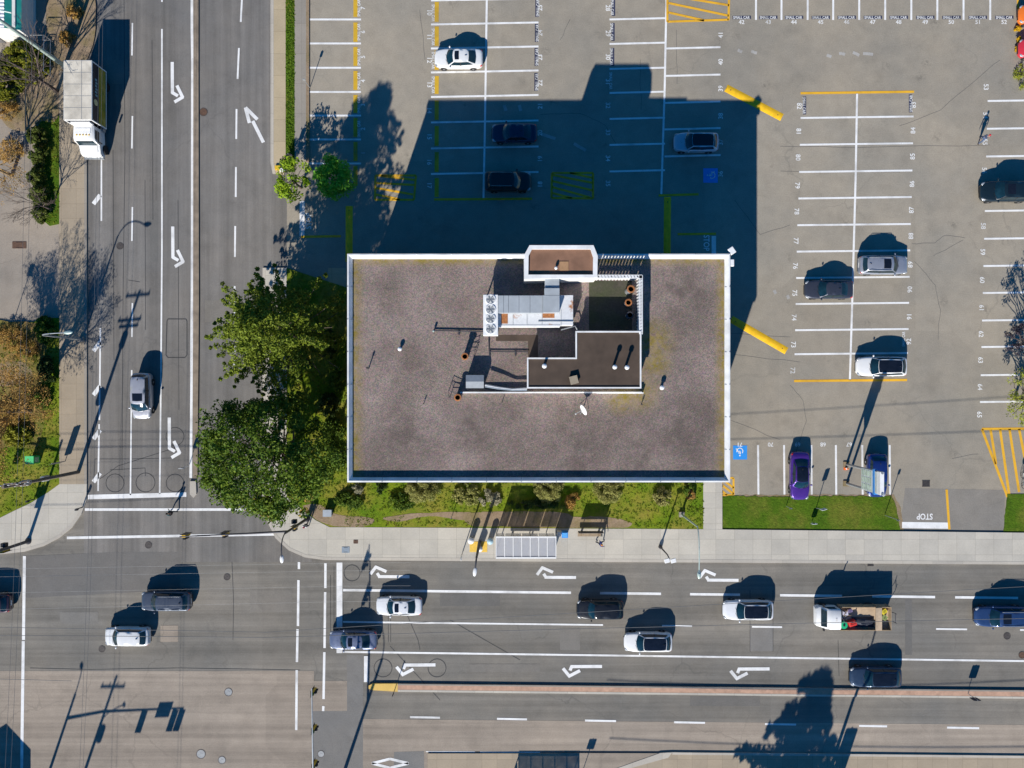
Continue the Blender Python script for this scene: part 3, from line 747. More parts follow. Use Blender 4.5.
# ------------------------------------------------------------------ the office building
HB = 10.1; HR = 9.62
pc = lambda px, py, z: tuple(P(px, py, z))[:2]
def pr(pts, z): return [pc(x, y, z) for x, y in pts]
X0, Y1 = pc(347.2, 253.8, HB); X1, Y0 = pc(730.2, 482.3, HB)
M['stucco'] = concrete('building_wall_panels', (.40, .37, .33), 3.2, 3.3, .02)
def gravelmat():
    m, nt, b = newmat('roof_gravel')
    v = coords(nt)
    col = mixc(nt, noise(nt, v, .28, 6, .65, .36, .66), (.225, .135, .088), (.320, .198, .135))
    vo = N(nt, 'ShaderNodeTexVoronoi', feature='F1'); vo.inputs['Scale'].default_value = 11
    nt.links.new(v, vo.inputs['Vector'])
    col = mixc(nt, .32, col, vo.outputs['Color'], 'OVERLAY')
    hs = N(nt, 'ShaderNodeHueSaturation'); hs.inputs['Saturation'].default_value = .55
    nt.links.new(col, hs.inputs['Color']); col = hs.outputs['Color']
    col = mulv(nt, col, noise(nt, v, 11, 6, .85, .25, .75, .62, 1.38))
    col = mulv(nt, col, noise(nt, coords(nt, (1, 1, 1), (0, 0, .7)), .16, 5, .65, .35, .6, .80, 1.06))
    # moss and sand along the edges and in a few patches
    tc = N(nt, 'ShaderNodeTexCoord'); sx = N(nt, 'ShaderNodeSeparateXYZ'); nt.links.new(tc.outputs['Object'], sx.inputs[0])
    def edge(out, a, b_):
        r = N(nt, 'ShaderNodeMapRange'); r.inputs['From Min'].default_value = a; r.inputs['From Max'].default_value = b_
        r.inputs['To Min'].default_value = 1; r.inputs['To Max'].default_value = 0
        nt.links.new(out, r.inputs['Value']); return r.outputs['Result']
    def mx(a, b_):
        n = N(nt, 'ShaderNodeMath', operation='MAXIMUM'); nt.links.new(a, n.inputs[0]); nt.links.new(b_, n.inputs[1]); return n.outputs[0]
    e = mx(edge(sx.outputs['X'], X0 + .5, X0 + 1.5), edge(sx.outputs['Y'], Y1 - .5, Y1 - 1.1))
    e = mx(e, edge(sx.outputs['X'], X1 - .5, X1 - 1.3))
    def spot(x, y, r):
        d = N(nt, 'ShaderNodeVectorMath', operation='DISTANCE'); d.inputs[1].default_value = (x, y, HR)
        nt.links.new(tc.outputs['Object'], d.inputs[0]); return edge(d.outputs['Value'], r * .2, r)
    for px, py, r in ((653, 342, 2.4), (656, 362, 1.8), (640, 392, 2.2), (622, 398, 1.8)):
        e = mx(e, spot(*pc(px, py, HR), r))
    mm = N(nt, 'ShaderNodeMath', operation='MULTIPLY'); nt.links.new(e, mm.inputs[0]); nt.links.new(noise(nt, v, 2.4, 6, .75, .34, .56), mm.inputs[1])
    col = mixc(nt, mm.outputs[0], col, mixc(nt, noise(nt, v, 1.1, 4, .6, .4, .6), (.25, .19, .035), (.33, .25, .12)))
    # dark damp stains
    dk = spot(*pc(680, 292, HR), 3.6)
    for px, py, r in ((400, 440, 3.8), (690, 435, 4.2), (470, 430, 2.8), (585, 450, 3.5), (640, 455, 3)):
        dk = mx(dk, spot(*pc(px, py, HR), r))
    mk = N(nt, 'ShaderNodeMath', operation='MULTIPLY'); nt.links.new(dk, mk.inputs[0]); nt.links.new(noise(nt, v, .8, 6, .7, .38, .6, 0, .58), mk.inputs[1])
    col = mixc(nt, mk.outputs[0], col, (.10, .08, .07))
    nt.links.new(col, b.inputs['Base Color']); b.inputs['Roughness'].default_value = .95; b.inputs['Specular IOR Level'].default_value = .15
    bump(nt, b, noise(nt, v, 16, 4, .75), .7, .05)
    return m
M['gravel'] = gravelmat()
M['coping'] = simple('white_coping_metal', (.74, .74, .73), .5, var=.16, scale=.9)
M['brownroof'] = simple('brown_penthouse_roof', (.215, .115, .072), .9, var=.22, scale=.9)
M['darkroof'] = simple('brown_grey_membrane', (.074, .052, .038), .9, var=.24, scale=.7)
M['patchroof'] = simple('tan_roof_patch', (.36, .21, .11), .9)
M['duct'] = simple('galvanised_duct', (.40, .43, .45), .5, .15, .14, .8)
def rusty():
    m, nt, b = newmat('white_rusty_casing')
    v = coords(nt)
    col = mixc(nt, noise(nt, v, .9, 6, .7, .55, .66), (.68, .69, .70), (.40, .15, .035))
    col = mulv(nt, col, noise(nt, v, 4, 4, .7, .3, .7, .88, 1.05))
    nt.links.new(col, b.inputs['Base Color']); b.inputs['Roughness'].default_value = .6; return m
M['rusty'] = rusty()
M['copper'] = simple('copper_rim', (.50, .20, .075), .5, .4, .3, 6)
M['rust'] = simple('rust_inside', (.24, .08, .03), .9, var=.4, scale=5)

M['yardshade'] = mottled('yard_shade_mat', ((.055, .05, .042), (.085, .075, .06), (.06, .07, .035)), .6, 6, bmp=.2)  # darkened so the colour itself holds the shade of the yard
BL = thing('office_building', 'three storey office building with flat gravel roof in the middle of the picture', 'building', ((X0 + X1) / 2, (Y0 + Y1) / 2, 0))
def B(mb, name, mat, **k): return mb.build(name, mat, BL, world=True, **k)
fr = [(X0, Y0), (X1, Y0), (X1, Y1), (X0, Y1)]
def ring(inset_): return [(X0 + inset_, Y0 + inset_), (X1 - inset_, Y0 + inset_), (X1 - inset_, Y1 - inset_), (X0 + inset_, Y1 - inset_)]
rows = [[(x, y, z) for x, y in ring(i)] for i, z in ((.12, -.05), (.12, 9.7))]
B(MB().grid(rows, True), 'wall', M['stucco'])
rows = [[(x, y, z) for x, y in ring(i)] for i, z in ((.12, 9.7), (0.0, 9.72), (0.0, HB), (.13, HB + .01), (.37, HB - .32), (.37, HR - .05))]
B(MB().grid(rows, True), 'parapet', M['coping'])
rf = B(MB().poly([(x, y, HR) for x, y in ring(.36)]), 'roof', M['gravel'])
# make roof material coordinates equal to the place's own
rf.parent = None; rf.data.transform(Matrix.Translation(BL.location)); rf.parent = BL; rf.matrix_parent_inverse = Matrix.Translation(-BL.location)
mb = MB()
for k in range(1, 11):
    x = X0 + (X1 - X0) * k / 11
    for y, s_ in ((Y0, 1), (Y1, -1)): mb.box((x, y + s_ * .2, HB - .12), (.05, .5, .03), q=Quaternion((1, 0, 0), -s_ * R(45)))
for k in range(1, 7):
    y = Y0 + (Y1 - Y0) * k / 7
    for x, s_ in ((X0, 1), (X1, -1)): mb.box((x + s_ * .2, y, HB - .12), (.5, .05, .03), q=Quaternion((0, 1, 0), s_ * R(45)))
B(mb, 'coping_joints', M['steel'])['kind'] = 'stuff'
# windows in three storeys on all four sides
M['winframe'] = simple('window_frame_metal', (.22, .22, .23), .45, .5, .1)
wm = MB().box((0, -.02, 0), (2.0, .05, 1.5)).mesh('pane', M['winglass'])
fm = MB()
for dx, dz, w_, h_ in ((0, .79, 2.16, .08), (0, -.79, 2.16, .08), (-1.04, 0, .08, 1.5), (1.04, 0, .08, 1.5), (0, 0, .05, 1.5)):
    fm.box((dx, -.05, dz), (w_, .11, h_))
fm = fm.mesh('window_frame', M['winframe'])
def window(x, y, z, rz):
    f = put('window', fm, BL, (x - BL.location.x, y - BL.location.y, z), rz); put('pane', wm, f)
W_, D_ = X1 - X0, Y1 - Y0
for s in range(3):
    z = 1.75 + 3.05 * s
    for k in range(11):
        x = X0 + W_ * (k + .5) / 11
        if not (s == 0 and k == 5): window(x, Y0 + .12, z, 0)
        window(x, Y1 - .12, z, PI)
    for k in range(5):
        y = Y0 + D_ * (k + .5) / 5
        window(X0 + .12, y, z, -PI / 2); window(X1 - .12, y, z, PI / 2)
dr = B(MB().box(((X0 + X1) / 2, Y0 + .09, 1.2), (2.0, .1, 2.3)), 'door', M['winglass'])
B(MB().box(((X0 + X1) / 2, Y0 - .5, 2.55), (3.0, 1.2, .12)), 'entrance_canopy', M['winframe'])
# brown stair penthouse with white rim and chamfered corners
ZA = 12.0
outA = [(524.2, 279), (524.2, 255), (529.5, 245.2), (593.5, 245.2), (597.8, 256), (597.2, 277.5)]
inA = [(528.3, 274.6), (528.6, 256), (532, 249), (590.6, 249), (593.3, 257), (593, 274.6)]
PA = pr(outA, ZA); PI_ = pr(inA, ZA)
B(MB().prism([Vector(p) * .995 for p in PA], HR - .02, ZA - .5), 'penthouse_wall', M['offwhite'])
mb = MB(); mb.grid([[(x, y, ZA - .5) for x, y in PA], [(x, y, ZA) for x, y in PA], [(x, y, ZA) for x, y in PI_], [(x, y, ZA - .24) for x, y in PI_]], True)
B(mb, 'penthouse_rim', M['coping'])
B(MB().poly([(x, y, ZA - .22) for x, y in PI_]), 'penthouse_roof', M['brownroof'])
B(MB().box((*pc(564, 266, ZA - .2), ZA - .2), (.75, .75, .05)), 'roof_patch', M['patchroof'])
# L shaped dark penthouse
ZB = 11.45
outB = [(527, 388.5), (527, 357.6), (575.6, 357.6), (575.6, 331), (641.4, 331), (641.4, 388.5)]
PB = pr(outB, ZB)
a = Vector(PB[0]); 
def shrink(pts, d):
    n = len(pts); out = []
    ar = sum(pts[i][0] * pts[(i + 1) % n][1] - pts[(i + 1) % n][0] * pts[i][1] for i in range(n))
    sg = 1 if ar > 0 else -1
    for i in range(n):
        p0, p1, p2 = Vector(pts[i - 1]), Vector(pts[i]), Vector(pts[(i + 1) % n])
        d1 = (p1 - p0).normalized(); d2 = (p2 - p1).normalized()
        n1 = Vector((-d1.y, d1.x)) * sg; n2 = Vector((-d2.y, d2.x)) * sg
        out.append(tuple(p1 + (n1 + n2) * d / max(.2, 1 + n1.dot(n2))))
    return out
PBi = shrink(PB, .12)
B(MB().prism(PBi, HR - .02, ZB - .2), 'penthouse_wall', M['offwhite'])
mb = MB(); mb.grid([[(x, y, ZB - .25) for x, y in PB], [(x, y, ZB) for x, y in PB], [(x, y, ZB) for x, y in PBi], [(x, y, ZB - .11) for x, y in PBi]], True)
B(mb, 'penthouse_rim', M['coping'])
B(MB().poly([(x, y, ZB - .10) for x, y in PBi]), 'penthouse_roof', M['darkroof'])
# mechanical yard mats with its shade put into their dark colour, white base kerbs
ya = pr([(527, 283), (575, 283), (575, 357), (527, 357)], HR)
B(MB().prism(pr([(496, 335), (538, 335), (538, 357), (528, 357), (528, 341), (496, 341)], HR), HR, HR + .012), 'roof_shade_mat', M['darkroof'])
B(MB().prism(pr([(589, 281), (632, 281), (632, 330), (589, 330)], HR), HR, HR + .015), 'roof_shade_mat', M['yardshade'])
B(MB().box((*pc(551, 392.5, HR + .3), HR + .25), (15.6, .12, .5)), 'white_kerb', M['coping'])
B(MB().box((*pc(620, 393.0, HR + .3), HR + .25), (4.0, .1, .4)), 'white_kerb', M['coping'])
# louvred screen round the yard
ZF = 11.4
a = P(598.5, 276.5, ZF); c = P(641, 276.5, ZF); e = P(641, 333, ZF)
for nm_, p, q in (('louvre_screen', a, c), ('louvre_screen', c, e)):
    mb = MB(); d = (q - p); L = d.length; ang = math.atan2(d.y, d.x); n = int(L / .26)
    for zz in (ZF - .05, ZF - .62, ZF - 1.2): 
        mb.box(((p + q) / 2 * 1).to_tuple()[:2] + (zz,), (L + .2, .30 if zz > ZF - .1 else .14, .10 if zz > ZF - .1 else .2), ang)
    for k in range(n + 1):
        o = p + d * (k / n); mb.box((o.x, o.y, (ZF + HR) / 2 + .05), (.05, .22, ZF - HR - .1), ang + (.5 if nm_ else 0))
    for k in range(0, n + 1, max(1, n // 3)):
        o = p + d * (k / n); mb.box((o.x, o.y, (ZF + HR) / 2), (.1, .1, ZF - HR), ang)
    B(mb, nm_, M['coping'])
B(MB().box((*pc(586.5, 279.3, ZA - .9), ZA - .85), (1.25, .22, .3)), 'wall_box', M['coping'])

# things standing on the roof
def on_roof(px, py, z=HR): return P(px, py, z)
o = on_roof(527, 314)
t = thing('air_handling_unit', 'large white air handling unit with rust patches beside the brown penthouse', 'air conditioner', (o.x, o.y, HR))
def T(mb, name, mat, **k): return mb.build(name, mat, t, world=True, **k)
zt = 11.15
q = pr([(497, 296), (573.2, 295), (573.2, 325.2), (498, 325.2)], zt)
T(MB().prism(q, HR + .45, zt, True), 'casing', M['rusty'], bevel=.03)
for k, (x, y) in enumerate(((500, 324), (530, 324), (570, 324), (500, 298), (570, 298))):
    T(MB().box((*pc(x, y, zt), HR + .22), (.15, .15, .46)), 'leg', M['steel'])
mb = MB()
for x in (513, 527, 542, 561): mb.box((*pc(x, 318, zt), zt + .012), (.04, 1.35, .03))
mb.box((*pc(556, 321.5, zt), zt + .05), (3.0, .06, .06)); T(mb, 'seams', M['duct'])
T(MB().prism(pr([(498, 325.2), (560, 325.2), (560, 326.8), (498, 326.8)], zt), HR + .6, zt + .03), 'side_rail', M['whitepaint'])
T(MB().box((*pc(504.5, 318, zt), zt + .012), (.55, .95, .022)), 'hatch', M['copper'])
T(MB().box((*pc(548.5, 315.4, zt), zt + .012), (1.0, .42, .022)), 'hatch', M['copper'])
zf = 11.75
T(MB().prism(pr([(483.2, 294.6), (498, 294.6), (498, 335.6), (483.2, 335.6)], zf), zf - .75, zf, True), 'condenser_casing', M['whitepaint'], bevel=.03)
for y in (299.5, 309.5, 318.8, 329):
    X, Y = pc(490.6, y, zf)
    fn = T(MB().lathe((X, Y, zf - .02), [(.42, 0), (.44, .07), (.38, .09), (.35, .05)], 24), 'fan', M['whitepaint'], smooth=True)
    mb = MB()
    for r in (.08, .16, .24, .32): mb.tube([(r * math.cos(2 * PI * k / 20), r * math.sin(2 * PI * k / 20), .075) for k in range(21)], .012, 4, False)
    for k in range(6): mb.box((0.19 * math.cos(k * PI / 3), .19 * math.sin(k * PI / 3), .05), (.3, .1, .012), k * PI / 3)
    gq = mb.build('fan_guard', M['steel'], fn); gq.location = (X - t.location.x, Y - t.location.y, zf - HR)
    dk = MB().lathe((0, 0, 0), [(.36, .004), (.001, .005)], 20).build('fan_opening', M['duct'], fn); dk.location = (X - t.location.x, Y - t.location.y, zf - HR + .004)
for y in (297, 333): 
    for x in (485, 496): T(MB().box((*pc(x, y, zf), (HR + zf - .75) / 2), (.1, .1, zf - .75 - HR)), 'leg', M['steel'])
o = on_roof(530, 304)
t = thing('air_duct', 'grey sheet metal duct on the white unit, bending towards the brown penthouse', 'air duct', (o.x, o.y, HR))
zd = 11.85
for x0, x1 in ((498.3, 503.6), (503.8, 508.5), (508.7, 519), (519.2, 530), (530.2, 542.8)):
    T(MB().prism(pr([(x0, 295.4), (x1, 295.4), (x1, 313), (x0, 313)], zd), zt + .05, zd, True), 'duct_section', M['duct'], bevel=.02)
T(MB().prism(pr([(543, 295.2), (559.6, 295.2), (559.6, 312.6), (543, 312.6)], zd + .12), zt + .05, zd + .12, True), 'duct_corner', M['duct'], bevel=.02)
T(MB().prism(pr([(544.5, 288), (559.6, 288), (559.6, 295), (544.5, 295)], zd + .1), zt + .05, zd + .1, True), 'duct_section', M['duct'], bevel=.02)
T(MB().prism(pr([(545, 278.4), (559.3, 278.4), (559.3, 287.8), (545, 287.8)], zd - .05), zt - .2, zd - .05, True), 'duct_section', M['duct'], bevel=.02)
T(MB().tube([on_roof(561, 330, 10.6), on_roof(575, 326, 10.4), on_roof(579, 333, 10.2)], .05, 6), 'drain_pipe', M['steel'])
def flue(px, py, r, h, zb, label, mat=M['copper'], bracket=None):
    o = P(px, py, zb + h); o.z = zb
    t = thing('chimney_flue', label, 'flue', o, 0, 'round metal flues on the roof')
    MB().lathe((0, 0, 0), [(r, 0), (r, h - .1)], 20).build('pipe', M['steel'], t, smooth=True)
    MB().lathe((0, 0, 0), [(r, h - .1), (r * 1.28, h - .1), (r * 1.3, h), (r * .85, h + .01), (r * .82, h - .12)], 20).build('rim', mat, t, smooth=True)
    MB().lathe((0, 0, 0), [(r * .95, h - .11), (.001, h - .14)], 20).build('inside', M['rust'], t)
    if bracket:
        mb = MB(); x, y = bracket
        for z in (.5, .75): mb.tube([(r * .8 * (1 if x > 0 else -1), 0, z), (x, 0, z), (x * 1.1, y, z), (0, r, z)], .025, 5)
        mb.tube([(x, 0, 0), (x, 0, .8)], .025, 5); mb.tube([(x * 1.1, y, 0), (x * 1.1, y, .8)], .025, 5)
        mb.build('bracket', M['steeldark'], t)
flue(464.8, 356.5, .24, 1.15, HR, 'short copper rimmed flue left of the white unit fans, upper of two', bracket=(.75, .6))
flue(457.6, 397.6, .24, 1.15, HR, 'short copper rimmed flue beside the small grey roof box', bracket=(-.75, .6))
flue(631, 289, .26, 1.75, HR, 'flue with bright copper rim in the screened yard, topmost of three')
flue(628.5, 302.5, .24, 1.0, HR, 'flue in the shade of the screened yard, middle of three')
flue(630, 315, .24, .9, HR, 'dark flue in the shade of the screened yard, lowest of three', M['steeldark'])
o = P(474.8, 381.6, 10.7); o.z = HR
t = thing('rooftop_box', 'pale grey sheet metal box with a ridge on the gravel roof', 'ventilation box', o)
MB().box((0, 0, .5), (1.45, 1.0, 1.0)).build('casing', M['duct'], t, bevel=.02)
MB().grid([[(-.76, -.56, 1.0), (.76, -.56, 1.0)], [(-.76, 0, 1.1), (.76, 0, 1.1)], [(-.76, .56, 1.0), (.76, .56, 1.0)]]).build('lid', M['steel'], t)
t = thing('cable_tray', 'sagging bundle of pipes running from the grey roof box to the dark penthouse', 'pipes', on_roof(505, 388))
for k in range(3):
    pts = [on_roof(485, 384.5 + k, HR + .9), on_roof(498, 387 + k * .8, HR + .8), on_roof(512, 389 + k * .5, HR + .6), on_roof(527, 388 + k, HR + .6)]
    MB().tube(pts, .06, 6).build('pipe', (M['steel'], M['whitepaint'], M['bluegrey'])[k], t, world=True)
def vent(px, py, r, h, zb, label, cap=M['whitepaint']):
    o = P(px, py, zb + h); o.z = zb
    t = thing('roof_vent', label, 'vent pipe', o, 0, 'small vents on the roof')
    MB().lathe((0, 0, 0), [(r * .6, 0), (r * .6, h)], 12).build('pipe', M['steeldark'], t, smooth=True)
    MB().lathe((0, 0, 0), [(r, h - .08), (r, h + .06), (r * .5, h + .13), (.001, h + .14)], 16).build('cap', cap, t, smooth=True)
vent(399.8, 349, .18, .35, HR, 'short white capped vent on the left part of the gravel roof')
vent(367, 368, .08, .75, HR, 'thin dark vent pipe near the left edge of the gravel roof', M['steeldark'])
vent(662, 387.6, .20, .45, HR, 'white capped vent on the gravel right of the dark penthouse')
vent(544.4, 366, .20, .8, ZB - .1, 'white capped vent on the narrow end of the dark penthouse roof')
vent(614.8, 367, .19, .95, ZB - .1, 'white capped vent, left one of the pair on the dark penthouse roof')
vent(627, 367.4, .19, .95, ZB - .1, 'white capped vent, right one of the pair on the dark penthouse roof')
vent(433.5, 331, .10, .35, HR, 'small green grey pipe head at the end of the long roof pipe', M['lampgreen'])
vent(556, 268, .13, .25, ZA - .2, 'small pale vent on the brown penthouse roof')
vent(423.4, 403.5, .05, .3, HR, 'tiny dark vent stub alone on the lower left gravel', M['steeldark'])
vent(502, 402.5, .05, .3, HR, 'tiny dark vent stub on the gravel left of the dish shadow', M['steeldark'])
vent(642, 404.5, .06, .35, HR, 'tiny dark vent stub on the gravel right of the satellite dish', M['steeldark'])
o = on_roof(573.6, 380, ZB - .1)
t = thing('roof_hatch', 'tilted square tan roof hatch on the dark penthouse', 'hatch', o, .25)
MB().box((0, 0, .12), (.62, .62, .24)).build('kerb', M['darkroof'], t); MB().box((0, 0, .27), (.68, .68, .06)).build('lid', simple('tan_lid', (.30, .25, .18), .8), t)
t = thing('roof_pipe', 'thin dark pipe with brackets running along the gravel to the white unit', 'pipe', on_roof(470, 340))
MB().tube([on_roof(434, 330.5, HR + .12), on_roof(484, 331.5, HR + .12)], .05, 6).build('pipe', M['steeldark'], t, world=True)
MB().tube([on_roof(488.8, 337, HR + .12), on_roof(488.8, 351.6, HR + .12), on_roof(528, 351.8, HR + .12)], .05, 6).build('pipe', M['steeldark'], t, world=True)
for x, y in ((459, 332.5), (489.5, 354), (515.5, 353.5)): MB().box(tuple(on_roof(x, y, HR + .06)), (.12, .4, .12)).build('bracket', M['steeldark'], t, world=True)
# satellite dish
o = P(584, 409.5, HR + .9); o.z = HR
t = thing('satellite_dish', 'white satellite dish on a tripod on the gravel roof, facing south', 'satellite dish', o)
q = Vector((-.83, -.42, .30)).to_track_quat('Z', 'Y')
rows = []
for i in range(6):
    r = .48 * i / 5 + .001; rows.append([q @ Vector((r * math.cos(2 * PI * k / 24), r * math.sin(2 * PI * k / 24), r * r * .35)) + Vector((0, 0, 1.15)) for k in range(24)])
d = MB().grid(rows, True).build('dish', M['whitepaint'], t, smooth='full'); sm = d.modifiers.new('solid', 'SOLIDIFY'); sm.thickness = .02
MB().tube([Vector((0, 0, 0)), Vector((0, 0, 1.1))], .04, 8).build('mast', M['steel'], t)
MB().tube([Vector((0, 0, .75)), q @ Vector((0, -.3, .1)) + Vector((0, 0, 1.0)), q @ Vector((0, -.25, .75)) + Vector((0, 0, 1.1))], .025, 6).build('feed_arm', M['steel'], t)
MB().ell(q @ Vector((0, -.25, .78)) + Vector((0, 0, 1.1)), (.14, .14, .18)).build('receiver', M['offwhite'], t, smooth=True)
for k in range(3): MB().tube([(0, 0, .6), (.5 * math.cos(2.1 * k), .5 * math.sin(2.1 * k), 0)], .02, 5).build('leg', M['steel'], t)
# floodlights at the roof corner
for px, py, rz, lb in ((731.5, 251, .6, 'white floodlight pointing out from the north east roof corner'), (730.5, 262.5, 0, 'greyish floodlight on the east parapet just below the roof corner')):
    o = P(px, py, HB); o.z = HB - .45; o.x = max(o.x, X1 + .02)
    t = thing('floodlight', lb, 'floodlight', o, rz, 'floodlights at the roof corner')
    MB().box((.1, 0, .25), (.5, .6, .22)).build('housing', M['whitepaint'], t, bevel=.04)
    MB().box((.12, 0, .125), (.4, .5, .02)).build('lens', M['headlight'], t)
    MB().box((-.1, 0, .05), (.3, .08, .3)).build('bracket', M['steel'], t)
# ------------------------------------------------------------------ vehicles
# front faces local +x, wheels on z = 0
SPEC = {
 'sedan': dict(belt=.90, A0=.27, A1=.40, R0=.70, R1=.86, tw=.66, bw=.87),
 'suv':   dict(belt=.98, A0=.255, A1=.375, R0=.885, R1=.955, tw=.72, bw=.89),
 'hatch': dict(belt=.95, A0=.235, A1=.37, R0=.84, R1=.955, tw=.70, bw=.88),
 'crossover': dict(belt=.95, A0=.265, A1=.39, R0=.85, R1=.955, tw=.70, bw=.89),
 'van':   dict(belt=1.05, A0=.19, A1=.34, R0=.90, R1=.965, tw=.76, bw=.91),
}
def interp(tab, t):
    for i in range(len(tab) - 1):
        if t <= tab[i + 1][0]:
            a, b = tab[i], tab[i + 1]; k = (t - a[0]) / (b[0] - a[0])
            return [x + (y - x) * k for x, y in zip(a[1:], b[1:])]
    return list(tab[-1][1:])
def build_car(name, label, cat, px, py, head, kind, L, W, Hh, paintm, roof=None, sunroof=False, panoroof=False, rails=False, group=None, trim=None):
    sp = SPEC[kind]; bz = sp['belt']; k = bz / .90
    o = P(px, py, .75); o.z = 0.012
    t = thing(name, label, cat, o, R(head), group)
    rearup = kind != 'sedan'
    tab = [(0, .40, .38, .54, .57), (.012, .60, .30, .62, .66), (.04, .775, .24, .69, .74), (.09, .905, .20, .76, .815), (.18, .985, .19, .82, .88), (sp['A0'], 1.0, .19, .86, .93),
           (.5, 1.0, .19, .90, .96), (.8, .995, .19, .91, .98), (.92, .945, .21, .90, .97), (.97, .85, .25, .85, .93), (.992, .72, .32, .76, .84), (1, .58, .40, .68, .74)]
    if rearup: tab = tab[:8] + [(.93, .96, .22, .92, .98), (.975, .88, .26, .88, .95), (.993, .77, .34, .80, .88), (1, .66, .42, .72, .78)]
    xs = [0, .004, .012, .022, .04, .06, .09, .13, .18, sp['A0'], .32, .4, .5, .6, .7, .8, .87, .92, .945, .97, .982, .992, 1]
    rows = []
    for u in xs:
        w, zb, zs, zd = interp(tab, u); w *= W / 2; zs *= k; zd *= k; x = L / 2 - u * L
        prof = [(.80, zb), (.95, zb + .06), (1.0, zb + (zs - zb) * .45), (1.0, zs - .10), (.975, zs - .03), (.92, zs + (zd - zs) * .45), (.80, zd - .012), (.45, zd + .008), (0, zd + .014)]
        half = [(x, w * a, z) for a, z in prof]
        rows.append(half + [(x, -w * a, z) for a, z in reversed(prof[:-1])])
    body = MB().grid(rows, True)
    n = len(rows[0]); body.f.append(tuple(range(n))); body.f.append(tuple(reversed(range((len(rows) - 1) * n, len(rows) * n))))
    body.build('body', paintm, t, smooth=True)
    # cabin
    x_ = lambda u: L / 2 - u * L
    wA = sp['bw'] * W / 2; wT = sp['tw'] * W / 2; zt = Hh - .05
    zA = interp(tab, sp['A0'])[3] * k - .01; zR = interp(tab, sp['R1'])[3] * k - .01
    wR = wA * (.93 if rearup else .90)
    S5 = [-1, -.6, 0, .6, 1]
    def bow(x0, w, z, bul, up): return [Vector((x0 + bul * (1 - s * s), s * w, z + up * (1 - s * s))) for s in S5]
    fb = bow(x_(sp['A0']) - .12, wA, zA, .26, .02); ft = bow(x_(sp['A1']) - .05, wT, zt, .10, .035)
    rt = bow(x_(sp['R0']) + .03, wT * .96, zt - .03, -.07, .035); rb = bow(x_(sp['R1']) + .05, wR, zR, -.12, .02)
    mid = bow((ft[2].x + rt[2].x) / 2, wT * 1.02, zt + .02, 0, .04)
    def lerprow(a, b, f, dz, dw=1.0, dx=0.0): return [Vector((p_.x + (q_.x - p_.x) * f + dx, (p_.y + (q_.y - p_.y) * f) * dw, p_.z + (q_.z - p_.z) * f + dz)) for p_, q_ in zip(a, b)]
    ft = [v + Vector((0, 0, -.035)) for v in ft]; rt = [v + Vector((0, 0, -.045)) for v in rt]
    roofrows = [ft, lerprow(ft, mid, .22, .028), lerprow(ft, mid, .55, .026), mid, lerprow(mid, rt, .45, .026), lerprow(mid, rt, .78, .030), rt]
    wsrows = [fb, lerprow(fb, ft, .5, .03, 1.02, .015), ft]; rwrows = [rt, lerprow(rt, rb, .5, .03, 1.02, -.01), rb]
    sideA = lambda s: [fb[0 if s < 0 else 4], ft[0 if s < 0 else 4], mid[0 if s < 0 else 4], rt[0 if s < 0 else 4], rb[0 if s < 0 else 4]]
    cab = MB().grid(wsrows).grid(roofrows).grid(rwrows)
    for s in (-1, 1):
        a = sideA(s); zl = (zA + zR) / 2
        base = [fb[0 if s < 0 else 4], Vector((ft[2].x - .1, s * wA * 1.01, zA - .01)), Vector((mid[2].x, s * wA * 1.02, zl - .01)), Vector((rt[2].x, s * wR * 1.03, zR)), rb[0 if s < 0 else 4]]
        cab.grid([[base[0], a[0]], [base[1], a[1]], [base[2], a[2]], [base[3], a[3]], [base[4], a[4]]])
    cab.build('cabin', roof or paintm, t, smooth=True)
    def patch(rowsA, u0, u1, v0, v1, off, name, mat, parent=t, nu=2):
        """inset copy of a patch, pushed outward"""
        def at(v, u):
            nr = len(rowsA) - 1; f = v * nr; i = min(int(f), nr - 1); f -= i
            def row(r):
                m_ = len(r) - 1; gk = u * m_; j = min(int(gk), m_ - 1); gk -= j; return r[j].lerp(r[j + 1], gk)
            return row(rowsA[i]).lerp(row(rowsA[i + 1]), f)
        rr = []
        e = 1e-3
        for a in range(nu * 3 + 1):
            v = v0 + (v1 - v0) * a / (nu * 3); r_ = []
            for b in range(9):
                u = u0 + (u1 - u0) * b / 8; p = at(v, u)
                du = at(v, min(1, u + .02)) - at(v, max(0, u - .02)); dv = at(min(1, v + .02), u) - at(max(0, v - .02), u)
                nn = du.cross(dv)
                if nn.length < 1e-9: nn = Vector((0, 0, 1))
                nn.normalize()
                out = p - Vector((0, 0, .6))
                if nn.dot(Vector((out.x * .3, out.y, max(out.z, .2)))) < 0: nn = -nn
                r_.append(p + nn * off)
            rr.append(r_)
        return MB().grid(rr).build(name, mat, parent, smooth=True)
    patch(wsrows, .04, .96, .05, .97, .010, 'windscreen', M['windscreen'])
    patch(rwrows, .07, .93, .05, .88 if rearup else .93, .010, 'rear_window', M['glass'])
    for s in (-1, 1):
        i = 0 if s < 0 else 4
        lo = [Vector((fb[i].x - .12, s * (wA - .01), zA + .05)), Vector((mid[2].x, s * wA * 1.0, (zA + zR) / 2 + .04)), Vector((rb[i].x + .22, s * wR, zR + .05))]
        hi = [Vector((ft[i].x - .02, s * wT * 1.01, zt - .045)), Vector((mid[2].x, s * wT * 1.035, zt - .03)), Vector((rt[i].x + .0, s * wT * .98, zt - .075))]
        rows_ = [lo, hi]
        sw = MB(); rr = []
        for v in (.04, .35, .7, .96):
            rr.append([lo[j].lerp(hi[j], v) + Vector((0, s * .035, .008)) for j in range(3)])
        sw.grid(rr); sw.build('side_window', M['glass'], t, smooth=True)
        px_ = mid[2].x + .02
